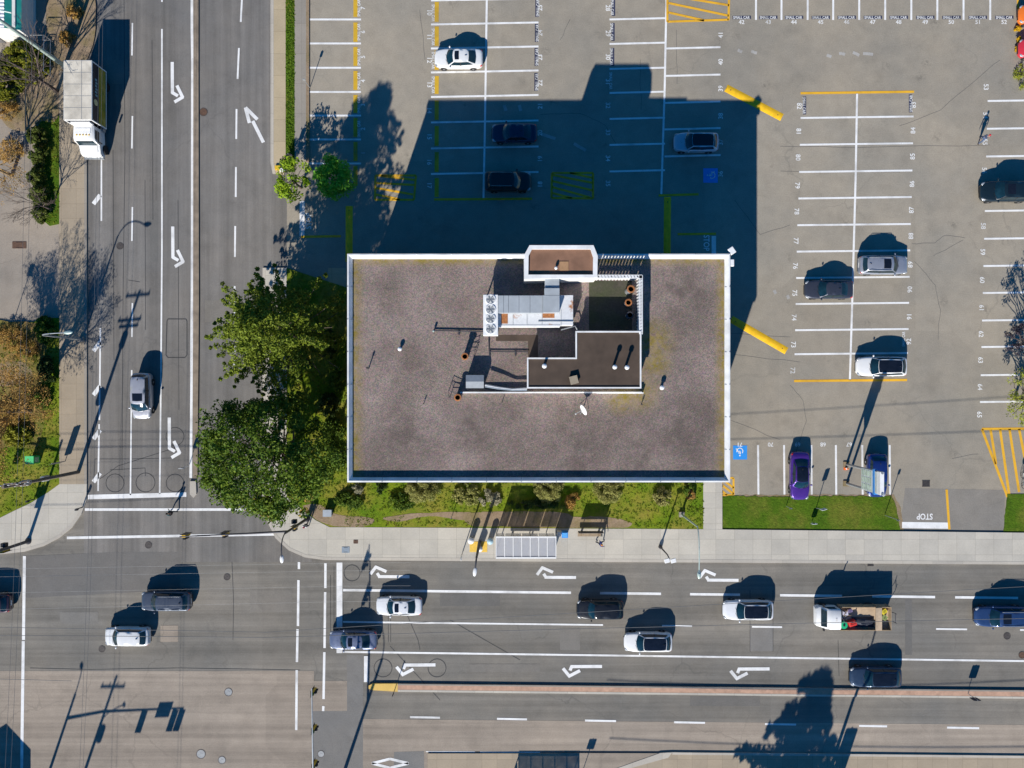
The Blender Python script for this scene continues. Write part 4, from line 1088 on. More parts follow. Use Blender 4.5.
        MB().grid([[Vector((px_ - .05, s * (wA * 1.0 + .045), (zA + zR) / 2 + .04)), Vector((px_ + .05, s * (wA * 1.0 + .045), (zA + zR) / 2 + .04))],
                   [Vector((px_ - .05, s * (wT * 1.035 + .043), zt - .03)), Vector((px_ + .05, s * (wT * 1.035 + .043), zt - .03))]]).build('door_pillar', M['black'], t)
        mq = MB().ell((fb[i].x - .12, s * (W / 2 + .09), zA + .07), (.17, .24, .15), 10, 6); mq.build('side_mirror', paintm, t, smooth=True)
        MB().ell((L / 2 - .27, s * W * .385, .67 * k), (.46, .30, .15), 12, 6, Quaternion((0, 0, 1), -s * .5)).build('headlight', M['headlight'], t, smooth=True)
        MB().ell((-L / 2 + .20, s * W * .39, .80 * k), (.34, .26, .17), 12, 6, Quaternion((0, 0, 1), s * .55)).build('tail_light', M['taillight'], t, smooth=True)
        hd = MB()
        hd.box((mid[2].x + .45, s * (W / 2 + .004), bz - .17), (.18, .03, .03)); hd.build('door_handle', paintm, t)
        hd = MB().box((mid[2].x - .5, s * (W / 2 + .004), bz - .17), (.18, .03, .03)); hd.build('door_handle', paintm, t)
        if rails:
            MB().tube([(ft[2].x - .25, s * wT * .93, zt + .0), (ft[2].x - .4, s * wT * .95, zt + .075), (rt[2].x + .3, s * wT * .95, zt + .065), (rt[2].x + .15, s * wT * .93, zt - .02)], .022, 6).build('roof_rail', M['steel'], t)
    if panoroof: patch(roofrows, .07, .93, .005, .985, .012, 'glass_roof', M['roofglass'])
    elif sunroof: patch(roofrows, .2, .8, .16, .42, .012, 'sunroof', M['roofglass'])
    for u in (.19, .80):
        for s in (-1, 1):
            wr = .335 if kind in ('sedan', 'hatch') else .36
            ty = MB().lathe((x_(u), s * (W / 2 - .10), wr), [(wr * .55, -.115), (wr * .93, -.115), (wr, -.08), (wr, .08), (wr * .93, .115), (wr * .55, .115)], 20, 'Y').build('wheel', M['rubber'], t, smooth=True)
            rm = MB().lathe((x_(u), s * (W / 2 - .10), wr), [(.001, -.118), (wr * .2, -.12), (wr * .56, -.105), (wr * .56, .105), (wr * .2, .12), (.001, .118)], 14, 'Y').build('rim', M['rim'], ty, smooth=True)
    MB().box((L / 2 - .02, 0, .45 * k), (.06, W * .5, .16)).build('grille', M['black'], t)
    MB().box((-L / 2 + .0, 0, .62 * k), (.03, .50, .13)).build('licence_plate', M['plate'], t)
    MB().box((-L / 2 + .03, 0, .36 * k), (.08, W * .62, .12)).build('rear_bumper_trim', M['black'], t)
    mb = MB()
    for s in (-.35, .25): mb.tube([(fb[2].x + .02, s * wA - .0, zA + .035), (fb[2].x - .18, s * wA + .55, zA + .13)], .012, 4)
    mb.build('wiper', M['black'], t)
    MB().ell((rt[2].x + .25, 0, zt + .05), (.22, .05, .09), 8, 5).build('roof_aerial', M['black'], t, smooth=True)
    return t
C = {}
C['white'] = carpaint('car_paint_white', (.74, .74, .73))
C['white2'] = carpaint('car_paint_pearl_white', (.70, .71, .73))
C['navy'] = carpaint('car_paint_navy', (.012, .022, .06), .2)
C['black'] = carpaint('car_paint_black', (.008, .009, .012))
C['teal'] = carpaint('car_paint_black_teal', (.008, .018, .026), .1)
C['paleblue'] = carpaint('car_paint_pale_silver_blue', (.44, .50, .56), .3)
C['silver'] = carpaint('car_paint_silver', (.40, .42, .47), .5)
C['silver2'] = carpaint('car_paint_light_silver', (.50, .50, .53), .4)
C['slate'] = carpaint('car_paint_slate', (.055, .062, .085), .4)
C['darkgrey'] = carpaint('car_paint_dark_grey', (.085, .10, .13), .4)
C['purple'] = carpaint('car_paint_purple', (.085, .030, .27), .4)
C['blue'] = carpaint('car_paint_deep_blue', (.012, .035, .18), .3)
C['bluegrey'] = carpaint('car_paint_blue_grey', (.17, .20, .29), .45)
C['steelblue'] = carpaint('car_paint_dark_steel_blue', (.03, .055, .10), .35)
C['estateblue'] = carpaint('car_paint_estate_blue', (.025, .06, .16), .3)
C['maroon'] = carpaint('car_paint_dark_plum', (.05, .025, .04), .2)
C['orange'] = carpaint('car_paint_orange', (.75, .17, .02))
C['red'] = carpaint('car_paint_red', (.55, .03, .05))
PKG = 'cars parked in the car park'; RDG = 'cars driving on the roads'
build_car('parked_car', 'white sedan with black sunroof parked alone in the upper left bay', 'car', 458.6, 58.3, 180, 'sedan', 4.78, 1.86, 1.42, C['white'], sunroof=True, group=PKG)
build_car('parked_car', 'dark navy sedan parked in the building shade, nose to the left', 'car', 514.3, 133, 180, 'sedan', 4.5, 1.84, 1.42, C['navy'], group=PKG)
build_car('parked_car', 'black sport utility car parked in the shade, nose to the right', 'car', 508, 181.5, 0, 'suv', 4.6, 1.95, 1.58, C['black'], rails=True, group=PKG)
build_car('parked_car', 'pale blue car with black glass roof shaded beside a blue wheelchair square', 'car', 696, 142.2, 180, 'crossover', 4.4, 1.86, 1.50, C['paleblue'], panoroof=True, group=PKG)
build_car('parked_car', 'large black car parked at the right edge, nose to the left', 'car', 1006, 191.5, 180, 'suv', 5.0, 2.0, 1.61, C['teal'], sunroof=True, group=PKG)
build_car('parked_car', 'silver sport utility car with roof rails parked nose to the right in the middle bay', 'car', 883.5, 265, 0, 'suv', 4.85, 1.86, 1.54, C['silver'], sunroof=True, rails=True, group=PKG)
build_car('parked_car', 'dark slate sedan parked nose to the left in the middle bay', 'car', 829, 289.5, 180, 'sedan', 4.75, 1.84, 1.42, C['slate'], group=PKG)
build_car('parked_car', 'white car with black glass roof parked at the lower yellow line of the middle bay', 'car', 881.3, 366.5, 180, 'crossover', 4.95, 1.92, 1.46, C['white'], panoroof=True, group=PKG)
build_car('parked_car', 'bright purple sedan parked nose to the grass verge', 'car', 800, 476, -90, 'sedan', 4.75, 1.86, 1.42, C['purple'], panoroof=True, group=PKG)
build_car('parked_car', 'deep blue car parked under the tall pylon sign', 'car', 877, 475.5, -90, 'hatch', 4.3, 1.86, 1.46, C['blue'], group=PKG)
build_car('parked_car', 'bright orange car beyond the right edge, topmost, only its nose in view', 'car', 1041, 14, 180, 'hatch', 4.3, 1.9, 1.46, C['orange'], group=PKG)
build_car('parked_car', 'red car beyond the right edge below the orange one, only its nose in view', 'car', 1041, 48, 180, 'hatch', 4.3, 1.86, 1.46, C['red'], group=PKG)
build_car('driving_car', 'silver minivan driving down the street on its own', 'minivan', 142, 396, -90, 'van', 4.55, 1.86, 1.67, C['silver2'], sunroof=True, group=RDG)
build_car('driving_car', 'dark grey sport utility car with roof rails in the junction above the small white hatchback', 'car', 166, 601, 180, 'suv', 4.95, 1.92, 1.58, C['darkgrey'], rails=True, group=RDG)
build_car('driving_car', 'small white hatchback in the junction, left of the square concrete patch', 'car', 127, 636.5, 180, 'hatch', 4.45, 1.84, 1.48, C['white'], group=RDG)
build_car('driving_car', 'dark plum car leaving at the left edge, only its rear in view', 'car', -13, 603, 180, 'suv', 4.7, 1.85, 1.56, C['maroon'], group=RDG)
build_car('driving_car', 'blue grey sedan with dark sunroof waiting at the stop line of the avenue', 'car', 353, 640, 180, 'sedan', 4.75, 1.86, 1.43, C['bluegrey'], sunroof=True, group=RDG)
build_car('driving_car', 'white sedan with black sunroof on the avenue just behind the stop line', 'car', 399, 606, 180, 'sedan', 4.55, 1.84, 1.41, C['white2'], sunroof=True, group=RDG)
build_car('driving_car', 'black sport utility car driving on the avenue, left of two white cars', 'car', 600, 609.5, 180, 'suv', 4.6, 1.9, 1.54, C['black'], group=RDG)
build_car('driving_car', 'white car with black glass roof in the middle lane, below the black sport utility car', 'car', 648, 642, 180, 'crossover', 4.75, 1.9, 1.50, C['white'], panoroof=True, group=RDG)
build_car('driving_car', 'white car with black glass roof in the upper lane, left of the flatbed truck', 'car', 748, 610, 180, 'crossover', 4.95, 1.95, 1.52, C['white2'], panoroof=True, group=RDG)
build_car('driving_car', 'dark steel blue car in the turning lane beside the red median', 'car', 875.5, 677, 180, 'crossover', 5.05, 1.95, 1.45, C['steelblue'], panoroof=True, group=RDG)
build_car('driving_car', 'long dark blue estate at the right edge of the avenue', 'car', 1001.5, 616.5, 180, 'suv', 5.3, 1.98, 1.61, C['estateblue'], sunroof=True, rails=True, group=RDG)

# ---- box truck
M['truckdecal'] = simple('truck_side_dark', (.022, .026, .035), .4, var=.3)
M['ochre'] = mottled('truck_side_print', ((.42, .30, .03), (.16, .20, .03), (.50, .38, .10)), 1.5, 3, .5, 0)
M['cargoroof'] = simple('cargo_box_roof', (.60, .55, .46), .6, var=.28, scale=.8)
o = P(86, 108, 0); cx = P(77.5, 90, 3.3); 
t = thing('box_truck', 'white box truck with dark printed sides parked at the west kerb', 'truck', (cx.x, cx.y, 0))
wB, lB = 2.58, 5.6
MB().box((0, 0, 2.0), (wB, lB, 2.44)).build('cargo_box', M['truckdecal'], t, bevel=.03)
MB().box((0, 0, 3.25), (wB + .02, lB + .02, .08)).build('cargo_roof', M['cargoroof'], t)
mb = MB()
for k in range(1, 5): mb.box((0, -lB / 2 + lB * k / 5, 3.295), (wB, .025, .012))
mb.box((.38, 0, 3.297), (.03, lB, .012)); mb.build('roof_seams', M['steel'], t)
mb = MB()
for x in (-wB / 2, wB / 2):
    mb.box((x, 0, 3.2), (.09, lB + .08, .16)); mb.box((x, 0, .80), (.07, lB, .08))
    for y in (-lB / 2, lB / 2): mb.box((x, y, 2.0), (.1, .1, 2.5))
for y in (-lB / 2, lB / 2): mb.box((0, y, 3.2), (wB, .09, .16))
mb.build('frame_rail', M['whitepaint'], t)
for s in (-1, 1):
    MB().box((s * (wB / 2 + .006), 0, 1.45), (.014, lB - .15, 1.15)).build('side_print', M['ochre'], t)
    MB().lathe((s * (wB / 2 + .02), -.9, 2.55), [(.30, -.008), (.30, .008)], 24, 'X').build('round_emblem', simple('emblem_paint', (.62, .55, .28), .5), t)
    mb = MB()
    for k, yy in enumerate((-.2, .1, .4, .7, 1.0, 1.3)): mb.box((s * (wB / 2 + .02), yy, 2.45 + .06 * (k % 2)), (.012, .2, .34))
    mb.build('lettering_band', simple('pale_teal_print', (.20, .34, .36), .5), t)
MB().box((0, -.9, .62), (1.0, lB + 3.0, .22)).build('chassis', M['steeldark'], t)
cabm = MB()
yF = -lB / 2 - .25
rows = []
for y, w_, z0, z1 in ((yF, 2.0, .55, 2.45), (yF - 1.15, 2.05, .5, 2.45), (yF - 1.42, 2.05, .5, 2.30), (yF - 1.62, 2.05, .45, 1.55), (yF - 2.3, 1.98, .42, 1.32), (yF - 2.5, 1.86, .42, 1.05), (yF - 2.55, 1.7, .5, .8)):
    rows.append([(-w_ / 2, y, z0), (-w_ / 2, y, z1 - .15), (-w_ / 2 + .18, y, z1), (w_ / 2 - .18, y, z1), (w_ / 2, y, z1 - .15), (w_ / 2, y, z0)])
cabm.grid(rows, True); nn_ = 6; cabm.f.append(tuple(range(6))); cabm.f.append(tuple(reversed(range(36, 42))))
cabm.build('cab', C['white'], t, smooth=True)
MB().grid([[(-.88, yF - 1.66, 1.58), (.88, yF - 1.66, 1.58)], [(-.82, yF - 1.47, 2.24), (.82, yF - 1.47, 2.24)]]).build('windscreen', M['windscreen'], t)
MB().grid([[(-.85, yF - 2.25, 1.345), (.85, yF - 2.25, 1.345)], [(-.85, yF - 1.7, 1.50), (.85, yF - 1.7, 1.50)]]).build('bonnet_panel', M['whitepaint'], t)
for s in (-1, 1):
    MB().grid([[(s * 1.035, yF - .35, 1.5), (s * 1.035, yF - 1.4, 1.5)], [(s * 1.03, yF - .35, 2.2), (s * 1.03, yF - 1.2, 2.2)]]).build('side_window', M['glass'], t)
    MB().box((s * 1.28, yF - 1.5, 1.8), (.18, .1, .45)).build('side_mirror', M['black'], t)
    MB().ell((s * .72, yF - 2.5, .82), (.36, .14, .22)).build('headlight', M['headlight'], t, smooth=True)
    MB().box((s * 1.05, -lB / 2 - .1, .9), (.3, .5, .45)).build('side_tank', M['steel'], t)
    for yy, wd in ((yF - 1.75, .26), (1.5, .5)):
        ty = MB().lathe((s * 1.0, yy, .46), [(.25, -wd / 2), (.43, -wd / 2), (.46, -wd / 2 + .04), (.46, wd / 2 - .04), (.43, wd / 2), (.25, wd / 2)], 22, 'X').build('wheel', M['rubber'], t, smooth=True)
        MB().lathe((s * 1.0, yy, .46), [(.001, -wd / 2 + .02), (.26, -wd / 2 + .03), (.26, wd / 2 - .03), (.001, wd / 2 - .02)], 16, 'X').build('rim', M['rim'], ty)
mb = MB()
for k in range(5): mb.box((-.6 + .3 * k, yF - .95, 2.48), (.12, .09, .07))
mb.build('marker_lights', M['yellowbox'], t)
MB().box((0, yF - .55, 2.47), (1.5, .5, .05)).build('roof_panel', M['whitepaint'], t)
MB().box((0, yF - 2.62, .5), (1.9, .12, .28)).build('bumper', M['steel'], t)
MB().box((0, -lB / 2 - .12, 2.55), (1.9, .2, .7)).build('refrigeration_unit', M['whitepaint'], t, bevel=.05)

# ---- flatbed truck with timber sides
cc = P(852, 616, .9)
t = thing('flatbed_truck', 'small white flatbed truck with timber sideboards carrying gear along the avenue', 'truck', (cc.x, cc.y, .012), R(180))
M['ply'] = simple('plywood_deck', (.46, .35, .24), .9, var=.22, scale=1.5)
M['timber'] = simple('timber_boards', (.36, .26, .16), .9, var=.25, scale=3)
rows = []
for x, w_, z0, z1 in ((1.60, 2.0, .5, 2.05), (2.55, 2.0, .45, 2.05), (2.85, 2.0, .42, 1.9), (3.25, 2.0, .4, 1.25), (3.52, 1.9, .4, 1.1), (3.62, 1.7, .45, .9)):
    rows.append([(x, -w_ / 2, z0), (x, -w_ / 2, z1 - .15), (x, -w_ / 2 + .2, z1), (x, w_ / 2 - .2, z1), (x, w_ / 2, z1 - .15), (x, w_ / 2, z0)])
cb = MB().grid(rows, True); cb.f.append(tuple(range(6))); cb.f.append(tuple(reversed(range(30, 36)))); cb.build('cab', C['white'], t, smooth=True)
MB().grid([[(3.24, -.86, 1.3), (3.24, .86, 1.3)], [(2.90, -.78, 1.88), (2.90, .78, 1.88)]]).build('windscreen', M['windscreen'], t)
MB().box((2.05, 0, 2.06), (.14, .3, .05)).build('roof_vent', M['offwhite'], t)
MB().box((-.95, 0, 1.2), (4.9, 2.2, .14)).build('deck', M['ply'], t)
MB().box((0, 0, .55), (6.2, .9, .2)).build('chassis', M['steeldark'], t)
for s in (-1, 1):
    mb = MB()
    mb.box((-.95, s * 1.12, 1.28), (4.9, .04, .96))
    for z in (1.0, 1.3, 1.55, 1.72): mb.box((-.95, s * 1.125, z), (4.92, .055, .12))
    for x in (-3.3, -2.1, -.9, .3, 1.4): mb.box((x, s * 1.17, 1.2), (.09, .06, .85))
    mb.build('sideboard', M['timber'], t)
    MB().grid([[(1.9, s * 1.01, 1.25), (2.95, s * 1.01, 1.25)], [(1.9, s * 1.005, 1.85), (2.75, s * 1.005, 1.85)]]).build('side_window', M['glass'], t)
    MB().box((3.0, s * 1.18, 1.35), (.1, .22, .3)).build('side_mirror', M['black'], t)
    MB().ell((3.55, s * .7, .8), (.16, .36, .2)).build('headlight', M['headlight'], t, smooth=True)
    MB().box((-3.42, s * .85, .75), (.05, .3, .14)).build('tail_light', M['taillight'], t)
    for x in (2.75, -1.9):
        ty = MB().lathe((x, s * .95, .38), [(.2, -.13), (.35, -.13), (.38, -.1), (.38, .1), (.35, .13), (.2, .13)], 20, 'Y').build('wheel', M['rubber'], t, smooth=True)
        MB().lathe((x, s * .95, .38), [(.001, -.12), (.21, -.11), (.21, .11), (.001, .12)], 14, 'Y').build('rim', M['rim'], ty)
MB().box((-3.40, 0, 1.3), (.06, 2.2, .95)).build('tailboard', M['timber'], t)
MB().box((-1.95, 0, 1.82), (.16, 2.2, .16)).build('cross_beam', M['ply'], t)
MB().box((-2.28, .0, 1.80), (.4, 2.2, .04)).build('plank_shelf', M['ply'], t)
mb = MB()
for y in (-.5, .4): mb.tube([(-3.5, y, .9), (-3.85, y, 1.5), (-3.85, y, 1.9)], .03, 6)
mb.tube([(-3.85, -.5, 1.7), (-3.85, .4, 1.7)], .03, 6); mb.build('rear_ladder', M['steeldark'], t)
MB().tube([(1.5, -.95, 1.0), (1.5, -.95, 2.6)], .06, 8).build('exhaust_stack', M['steeldark'], t)
def bed(x, y): return Vector((cc.x - x, cc.y - y, .012))
G = 'gear on the flatbed truck'
tt = thing('hose_reel', 'bright green round hose reel behind the white truck cab', 'hose reel', bed(1.2, .62) + Vector((0, 0, 1.29)), 0, G)
MB().lathe((0, 0, 0), [(.12, 0), (.36, .02), (.36, .1), (.2, .12), (.2, .38), (.36, .40), (.36, .48), (.12, .5)], 20).build('reel', simple('green_plastic', (.02, .42, .18), .45), tt, smooth=True)
MB().lathe((0, 0, 0), [(.1, .5), (.1, .56), (.001, .56)], 12).build('hub', M['black'], tt)
tt = thing('fuel_can', 'red fuel can on the truck bed beside the green reel', 'fuel can', bed(.35, .45) + Vector((0, 0, 1.29)), .3, G)
MB().box((0, 0, .28), (.75, .5, .55)).build('can', simple('red_can', (.62, .04, .03), .45), tt, bevel=.05); MB().tube([(-.2, 0, .56), (-.2, 0, .64), (.2, 0, .64), (.2, 0, .56)], .025, 6).build('handle', M['black'], tt)
MB().lathe((.3, .14, .55), [(.06, 0), (.06, .08), (.001, .08)], 10).build('cap', M['black'], tt)
tt = thing('tarpaulin', 'dark crumpled tarpaulin along the lower side of the truck bed', 'tarpaulin', bed(-.85, .45) + Vector((0, 0, 1.29)), 0, G)
rows = []
for i in range(12):
    rows.append([(-1.1 + 2.2 * i / 11, -.5 + 1.0 * j / 8, .02 + (.18 + .2 * random.random()) * math.sin(PI * i / 11) ** .5 * math.sin(PI * j / 8) ** .5) for j in range(9)])
mm_ = MB().grid(rows); mm_.build('sheet', simple('dark_tarp', (.03, .035, .05), .6, var=.4), tt, smooth=True)
for k, (x, y, w_, d_, h_, c_, lb) in enumerate(((1.0, -.5, .5, .35, .3, (.55, .52, .60), 'pale toolbox among the gear at the front of the truck bed'), (.55, -.75, .4, .3, .35, (.20, .16, .28), 'purple grey toolbox at the upper side of the truck bed'),
        (-2.75, -.7, .5, .4, .4, (.66, .52, .03), 'yellow toolbox at the rear of the truck bed'), (-2.8, -.1, .45, .5, .35, (.25, .30, .10), 'olive toolbox at the rear of the truck bed'))):
    tt = thing('toolbox', lb, 'toolbox', bed(x, y) + Vector((0, 0, 1.29)), .3 * k, G)
    pm = simple('toolbox_paint_%s' % 'abcd'[k], c_, .5, var=.3)
    MB().box((0, 0, h_ / 2), (w_, d_, h_)).build('case', pm, tt, bevel=.02); MB().box((0, 0, h_ + .03), (w_ * 1.04, d_ * 1.04, .06)).build('lid', pm, tt); MB().tube([(-.1, 0, h_ + .05), (-.1, 0, h_ + .12), (.1, 0, h_ + .12), (.1, 0, h_ + .05)], .015, 5).build('handle', M['black'], tt)
tt = thing('rake_bundle', 'tangled bundle of tools lying behind the truck cab', 'tools', bed(.9, -.1) + Vector((0, 0, 1.29)), 0, G)
for k in range(9):
    a = random.uniform(0, PI); c_, s_ = math.cos(a) * .6, math.sin(a) * .45; ox, oy = random.uniform(-.4, .4), random.uniform(-.5, .4)
    z = .05 + .05 * k
    MB().tube([(ox - c_, oy - s_, z), (ox + c_, oy + s_, z + .05)], .03, 6).build('tool_handle', (M['timber'], M['steel'], M['steeldark'])[k % 3], tt)
# ------------------------------------------------------------------ vegetation
rng = np.random.default_rng(5)
def leafmesh(name, clusters, per, size, mat, flat=.55, up=.5, edge=.35, aspect=.55):
    """many small rhombic leaves scattered through clusters (x, y, z, r)"""
    c = np.array(clusters, dtype=float); n = len(c) * per
    idx = np.repeat(np.arange(len(c)), per)
    d = rng.normal(size=(n, 3)); d /= np.linalg.norm(d, axis=1)[:, None]
    r = rng.random(n) ** edge
    pos = c[idx, :3] + d * (r * c[idx, 3])[:, None] * np.array([1, 1, flat])
    nor = rng.normal(size=(n, 3)); nor[:, 2] += up * 2; nor += d * .6
    nor /= np.linalg.norm(nor, axis=1)[:, None]
    a = rng.normal(size=(n, 3)); u = np.cross(nor, a); u /= np.linalg.norm(u, axis=1)[:, None]
    w_ = np.cross(nor, u)
    s = size * rng.uniform(.6, 1.35, n)[:, None]
    V = np.stack([pos - u * s, pos - w_ * s * aspect + nor * s * .12, pos + u * s, pos + w_ * s * aspect + nor * s * .12], 1).reshape(-1, 3)
    me = bpy.data.meshes.new(name)
    me.vertices.add(len(V)); me.vertices.foreach_set('co', V.ravel())
    me.loops.add(n * 4); me.loops.foreach_set('vertex_index', np.arange(n * 4, dtype=np.int32))
    me.polygons.add(n); me.polygons.foreach_set('loop_start', np.arange(0, n * 4, 4, dtype=np.int32))
    me.update(calc_edges=True); me.validate(); me.materials.append(mat)
    return me
def limb(mb, a, b, r0, r1, wob=.2, n=5, sides=6):
    a = Vector(a); b = Vector(b); L = (b - a).length
    pts = [a.lerp(b, k / n) + (Vector((random.uniform(-1, 1), random.uniform(-1, 1), random.uniform(-.5, .8))) * wob * L * .12 if 0 < k < n else Vector()) for k in range(n + 1)]
    mb.tube(pts, [r0 + (r1 - r0) * k / n for k in range(n + 1)], sides); return pts
def tree(name, label, px, py, clusters, h, tr, leafm, per, size, barkm=None, lean=(0, 0), limbs=40, group=None, cat='tree', z0=.1, **kw):
    x, y = g(px, py)
    t = thing(name, label, cat, (x, y, z0), 0, group)
    mb = MB()
    top = Vector((lean[0], lean[1], h * .86)); pts = [Vector((0, 0, -.1)), Vector((lean[0] * .2, lean[1] * .2, h * .25)), Vector((lean[0] * .6, lean[1] * .6, h * .55)), top]
    mb.tube(pts, [tr * 1.35, tr, tr * .65, tr * .15], 10)
    mb.build('trunk', barkm or M['bark'], t, smooth=True)
    lm = MB()
    for c in random.sample(clusters, min(limbs, len(clusters))):
        cz = c[2]; f = min(.95, max(.12, (cz - .12 * h - .35 * math.hypot(c[0], c[1])) / (h * .86)))
        i = f * 3; j = min(int(i), 2); base = pts[j].lerp(pts[j + 1], i - j)
        limb(lm, base, Vector(c[:3]), tr * .38 * (1 - f * .6), .02)
    if limbs: lm.build('limbs', barkm or M['bark'], t, smooth=True)
    put('crown', leafmesh('crown', clusters, per, size, leafm, **kw), t)
    return t
M['leafA'] = foliage('leaf_yellow_green', (0.120, 0.175, 0.014), (0.217, 0.260, 0.025), (0.084, 0.120, 0.017))
M['leafB'] = foliage('leaf_mixed_green', (0.060, 0.125, 0.013), (0.156, 0.219, 0.019), (0.043, 0.094, 0.015))
M['leafC'] = foliage('leaf_bright_green', (0.217, 0.358, 0.015), (0.373, 0.497, 0.031), None, .35)
M['leafD'] = foliage('leaf_mid_green', (0.145, 0.391, 0.029), (0.246, 0.549, 0.053))
M['leafE'] = foliage('leaf_dark_green', (0.030, 0.062, 0.013), (0.059, 0.092, 0.019))
M['leafRust'] = foliage('leaf_rusty_tips', (0.340, 0.204, 0.051), (0.408, 0.323, 0.068))
M['leafOlive'] = foliage('shrub_olive', (0.270, 0.280, 0.070), (0.370, 0.345, 0.110), (0.210, 0.250, 0.060))
M['leafGrey'] = foliage('shrub_grey_green', (0.294, 0.294, 0.185), (0.490, 0.440, 0.294))
M['leafVar'] = foliage('shrub_variegated', (0.456, 0.408, 0.144), (0.144, 0.156, 0.036))
M['leafDry'] = foliage('dry_bronze_foliage', (0.360, 0.200, 0.050), (0.460, 0.280, 0.075), (0.260, 0.200, 0.040))
M['leafBud'] = foliage('young_bud_leaves', (0.312, 0.360, 0.036), (0.384, 0.396, 0.060), None, .35)
M['leafPurple'] = foliage('dark_purple_leaves', (0.039, 0.029, 0.042), (0.065, 0.052, 0.065))

# large feathery tree at the west side of the building
def feathery(R0, h, zlo, n_lv, seed, nb=10):
    r_ = random.Random(seed); cl = []
    for i in range(n_lv):
        f = i / (n_lv - 1); z = zlo + (h - zlo - .4) * f
        Rz = R0 * (1 - f ** 3.2 * .84) * (.72 + .28 * min(1, (f + .10) * 3.2))
        k = max(3, int(nb * (1 - f * .55)))
        a0 = r_.uniform(0, 6.28)
        for b in range(k):
            a = a0 + 2 * PI * b / k + r_.uniform(-.25, .25); L = Rz * r_.uniform(.66, 1.2)
            for q, s in ((.3, .62), (.52, .62), (.72, .56), (.88, .46), (1.0, .26), (1.1, .16)):
                zz = z + .5 * q - .9 * q * q + r_.uniform(-.15, .15)
                off = r_.uniform(-.30, .30) * q
                cl.append((L * q * math.cos(a) - off * math.sin(a), L * q * math.sin(a) + off * math.cos(a), zz, s * r_.uniform(.85, 1.2)))
    return cl
cl = feathery(5.25, 14.6, 3.8, 15, 3, 12)
tree('broadleaf_tree', 'tall feathery yellow green tree overhanging the street, upper one of the two big trees', 300, 336, cl, 14.6, .32, M['leafA'], 50, .125, limbs=130, group='big trees beside the building', flat=.7, up=.35)
def domed(rx, ry, zc, rz, n, seed, rmin=.5, rmax=.95, low=-.55):
    r_ = random.Random(seed); cl = []
    while len(cl) < n:
        d = Vector((r_.gauss(0, 1), r_.gauss(0, 1), r_.gauss(0, 1))).normalized()
        if d.z < low: continue
        k = r_.uniform(.80, 1.05) if r_.random() < .75 else r_.uniform(.4, .8)
        k *= 1 + .12 * math.sin(5 * math.atan2(d.y, d.x) + seed) * (1 - abs(d.z))
        cl.append((d.x * rx * k, d.y * ry * k, zc + d.z * rz * k, r_.uniform(rmin, rmax)))
    return cl
cl = domed(5.7, 5.3, 7.4, 5.6, 400, 8, .45, .9)
T2 = tree('broadleaf_tree', 'rounded dense green tree at the junction corner, lower one of the two big trees', 296, 447, cl, 12.6, .35, M['leafB'], 80, .14, limbs=60, group='big trees beside the building', flat=.8, up=.3)
rust = [c for c in cl if c[1] < -3.6 and c[2] < 8.5][:26]
put('rusty_leaves', leafmesh('rusty_leaves', rust, 16, .17, M['leafRust'], .8, .3), T2)
# street trees at the car park entrance
cl = domed(1.35, 1.9, 3.2, 1.0, 34, 21, .3, .6); cl = [c for c in cl if not (c[0] > .1 and c[1] > .2)]
cl += [(1.2, 1.2, 3.2, .5), (1.6, .9, 3.0, .35), (.5, 1.6, 3.4, .4), (-.9, -1.2, 2.8, .6), (-.2, -1.8, 2.6, .5)]
tree('small_tree', 'sparse bright lime green tree with gaps at the car park entrance', 301, 188, cl, 4.4, .10, M['leafC'], 46, .14, limbs=34, group='small trees at the car park entrance', flat=.8)
cl = domed(1.55, 1.75, 3.0, 1.35, 70, 4, .35, .62)
tree('small_tree', 'small round mid green tree beside the lime green tree', 342, 187, cl, 4.4, .12, M['leafD'], 80, .12, limbs=14, group='small trees at the car park entrance', flat=.8)
cl = domed(.6, .6, .9, .7, 12, 9, .25, .4)
tree('conical_shrub', 'small dark conical shrub at the pavement end', 291.5, 168, cl, 1.6, .05, M['leafE'], 50, .1, limbs=4, cat='shrub')
# off the south edge: the conifer whose shade crosses the avenue
cl = feathery(5.4, 14.5, 2.5, 14, 12, 9)
cl = [(x, y, z, r) for x, y, z, r in cl]
tree('conifer_tree', 'broad dark conifer south of the avenue whose shade lies across the road', 742, 922, cl, 14.5, .3, M['leafE'], 40, .26, limbs=60, flat=.7)
# trees at the right edge of the car park
cl = domed(2.9, 2.6, 3.4, 1.4, 60, 31, .25, .5)
tree('small_tree', 'thin dark purple leaved tree overhanging the right edge of the car park', 1014, 345, cl, 4.9, .12, M['leafPurple'], 34, .10, M['twigdark'], limbs=44, group='trees at the right edge', flat=.9)
cl = domed(2.9, 3.2, 3.2, 1.5, 70, 33, .3, .6)
tree('small_tree', 'yellow green budding tree overhanging the right edge of the car park', 1014, 399, cl, 4.6, .12, M['leafBud'], 46, .09, limbs=60, group='trees at the right edge', flat=.9)

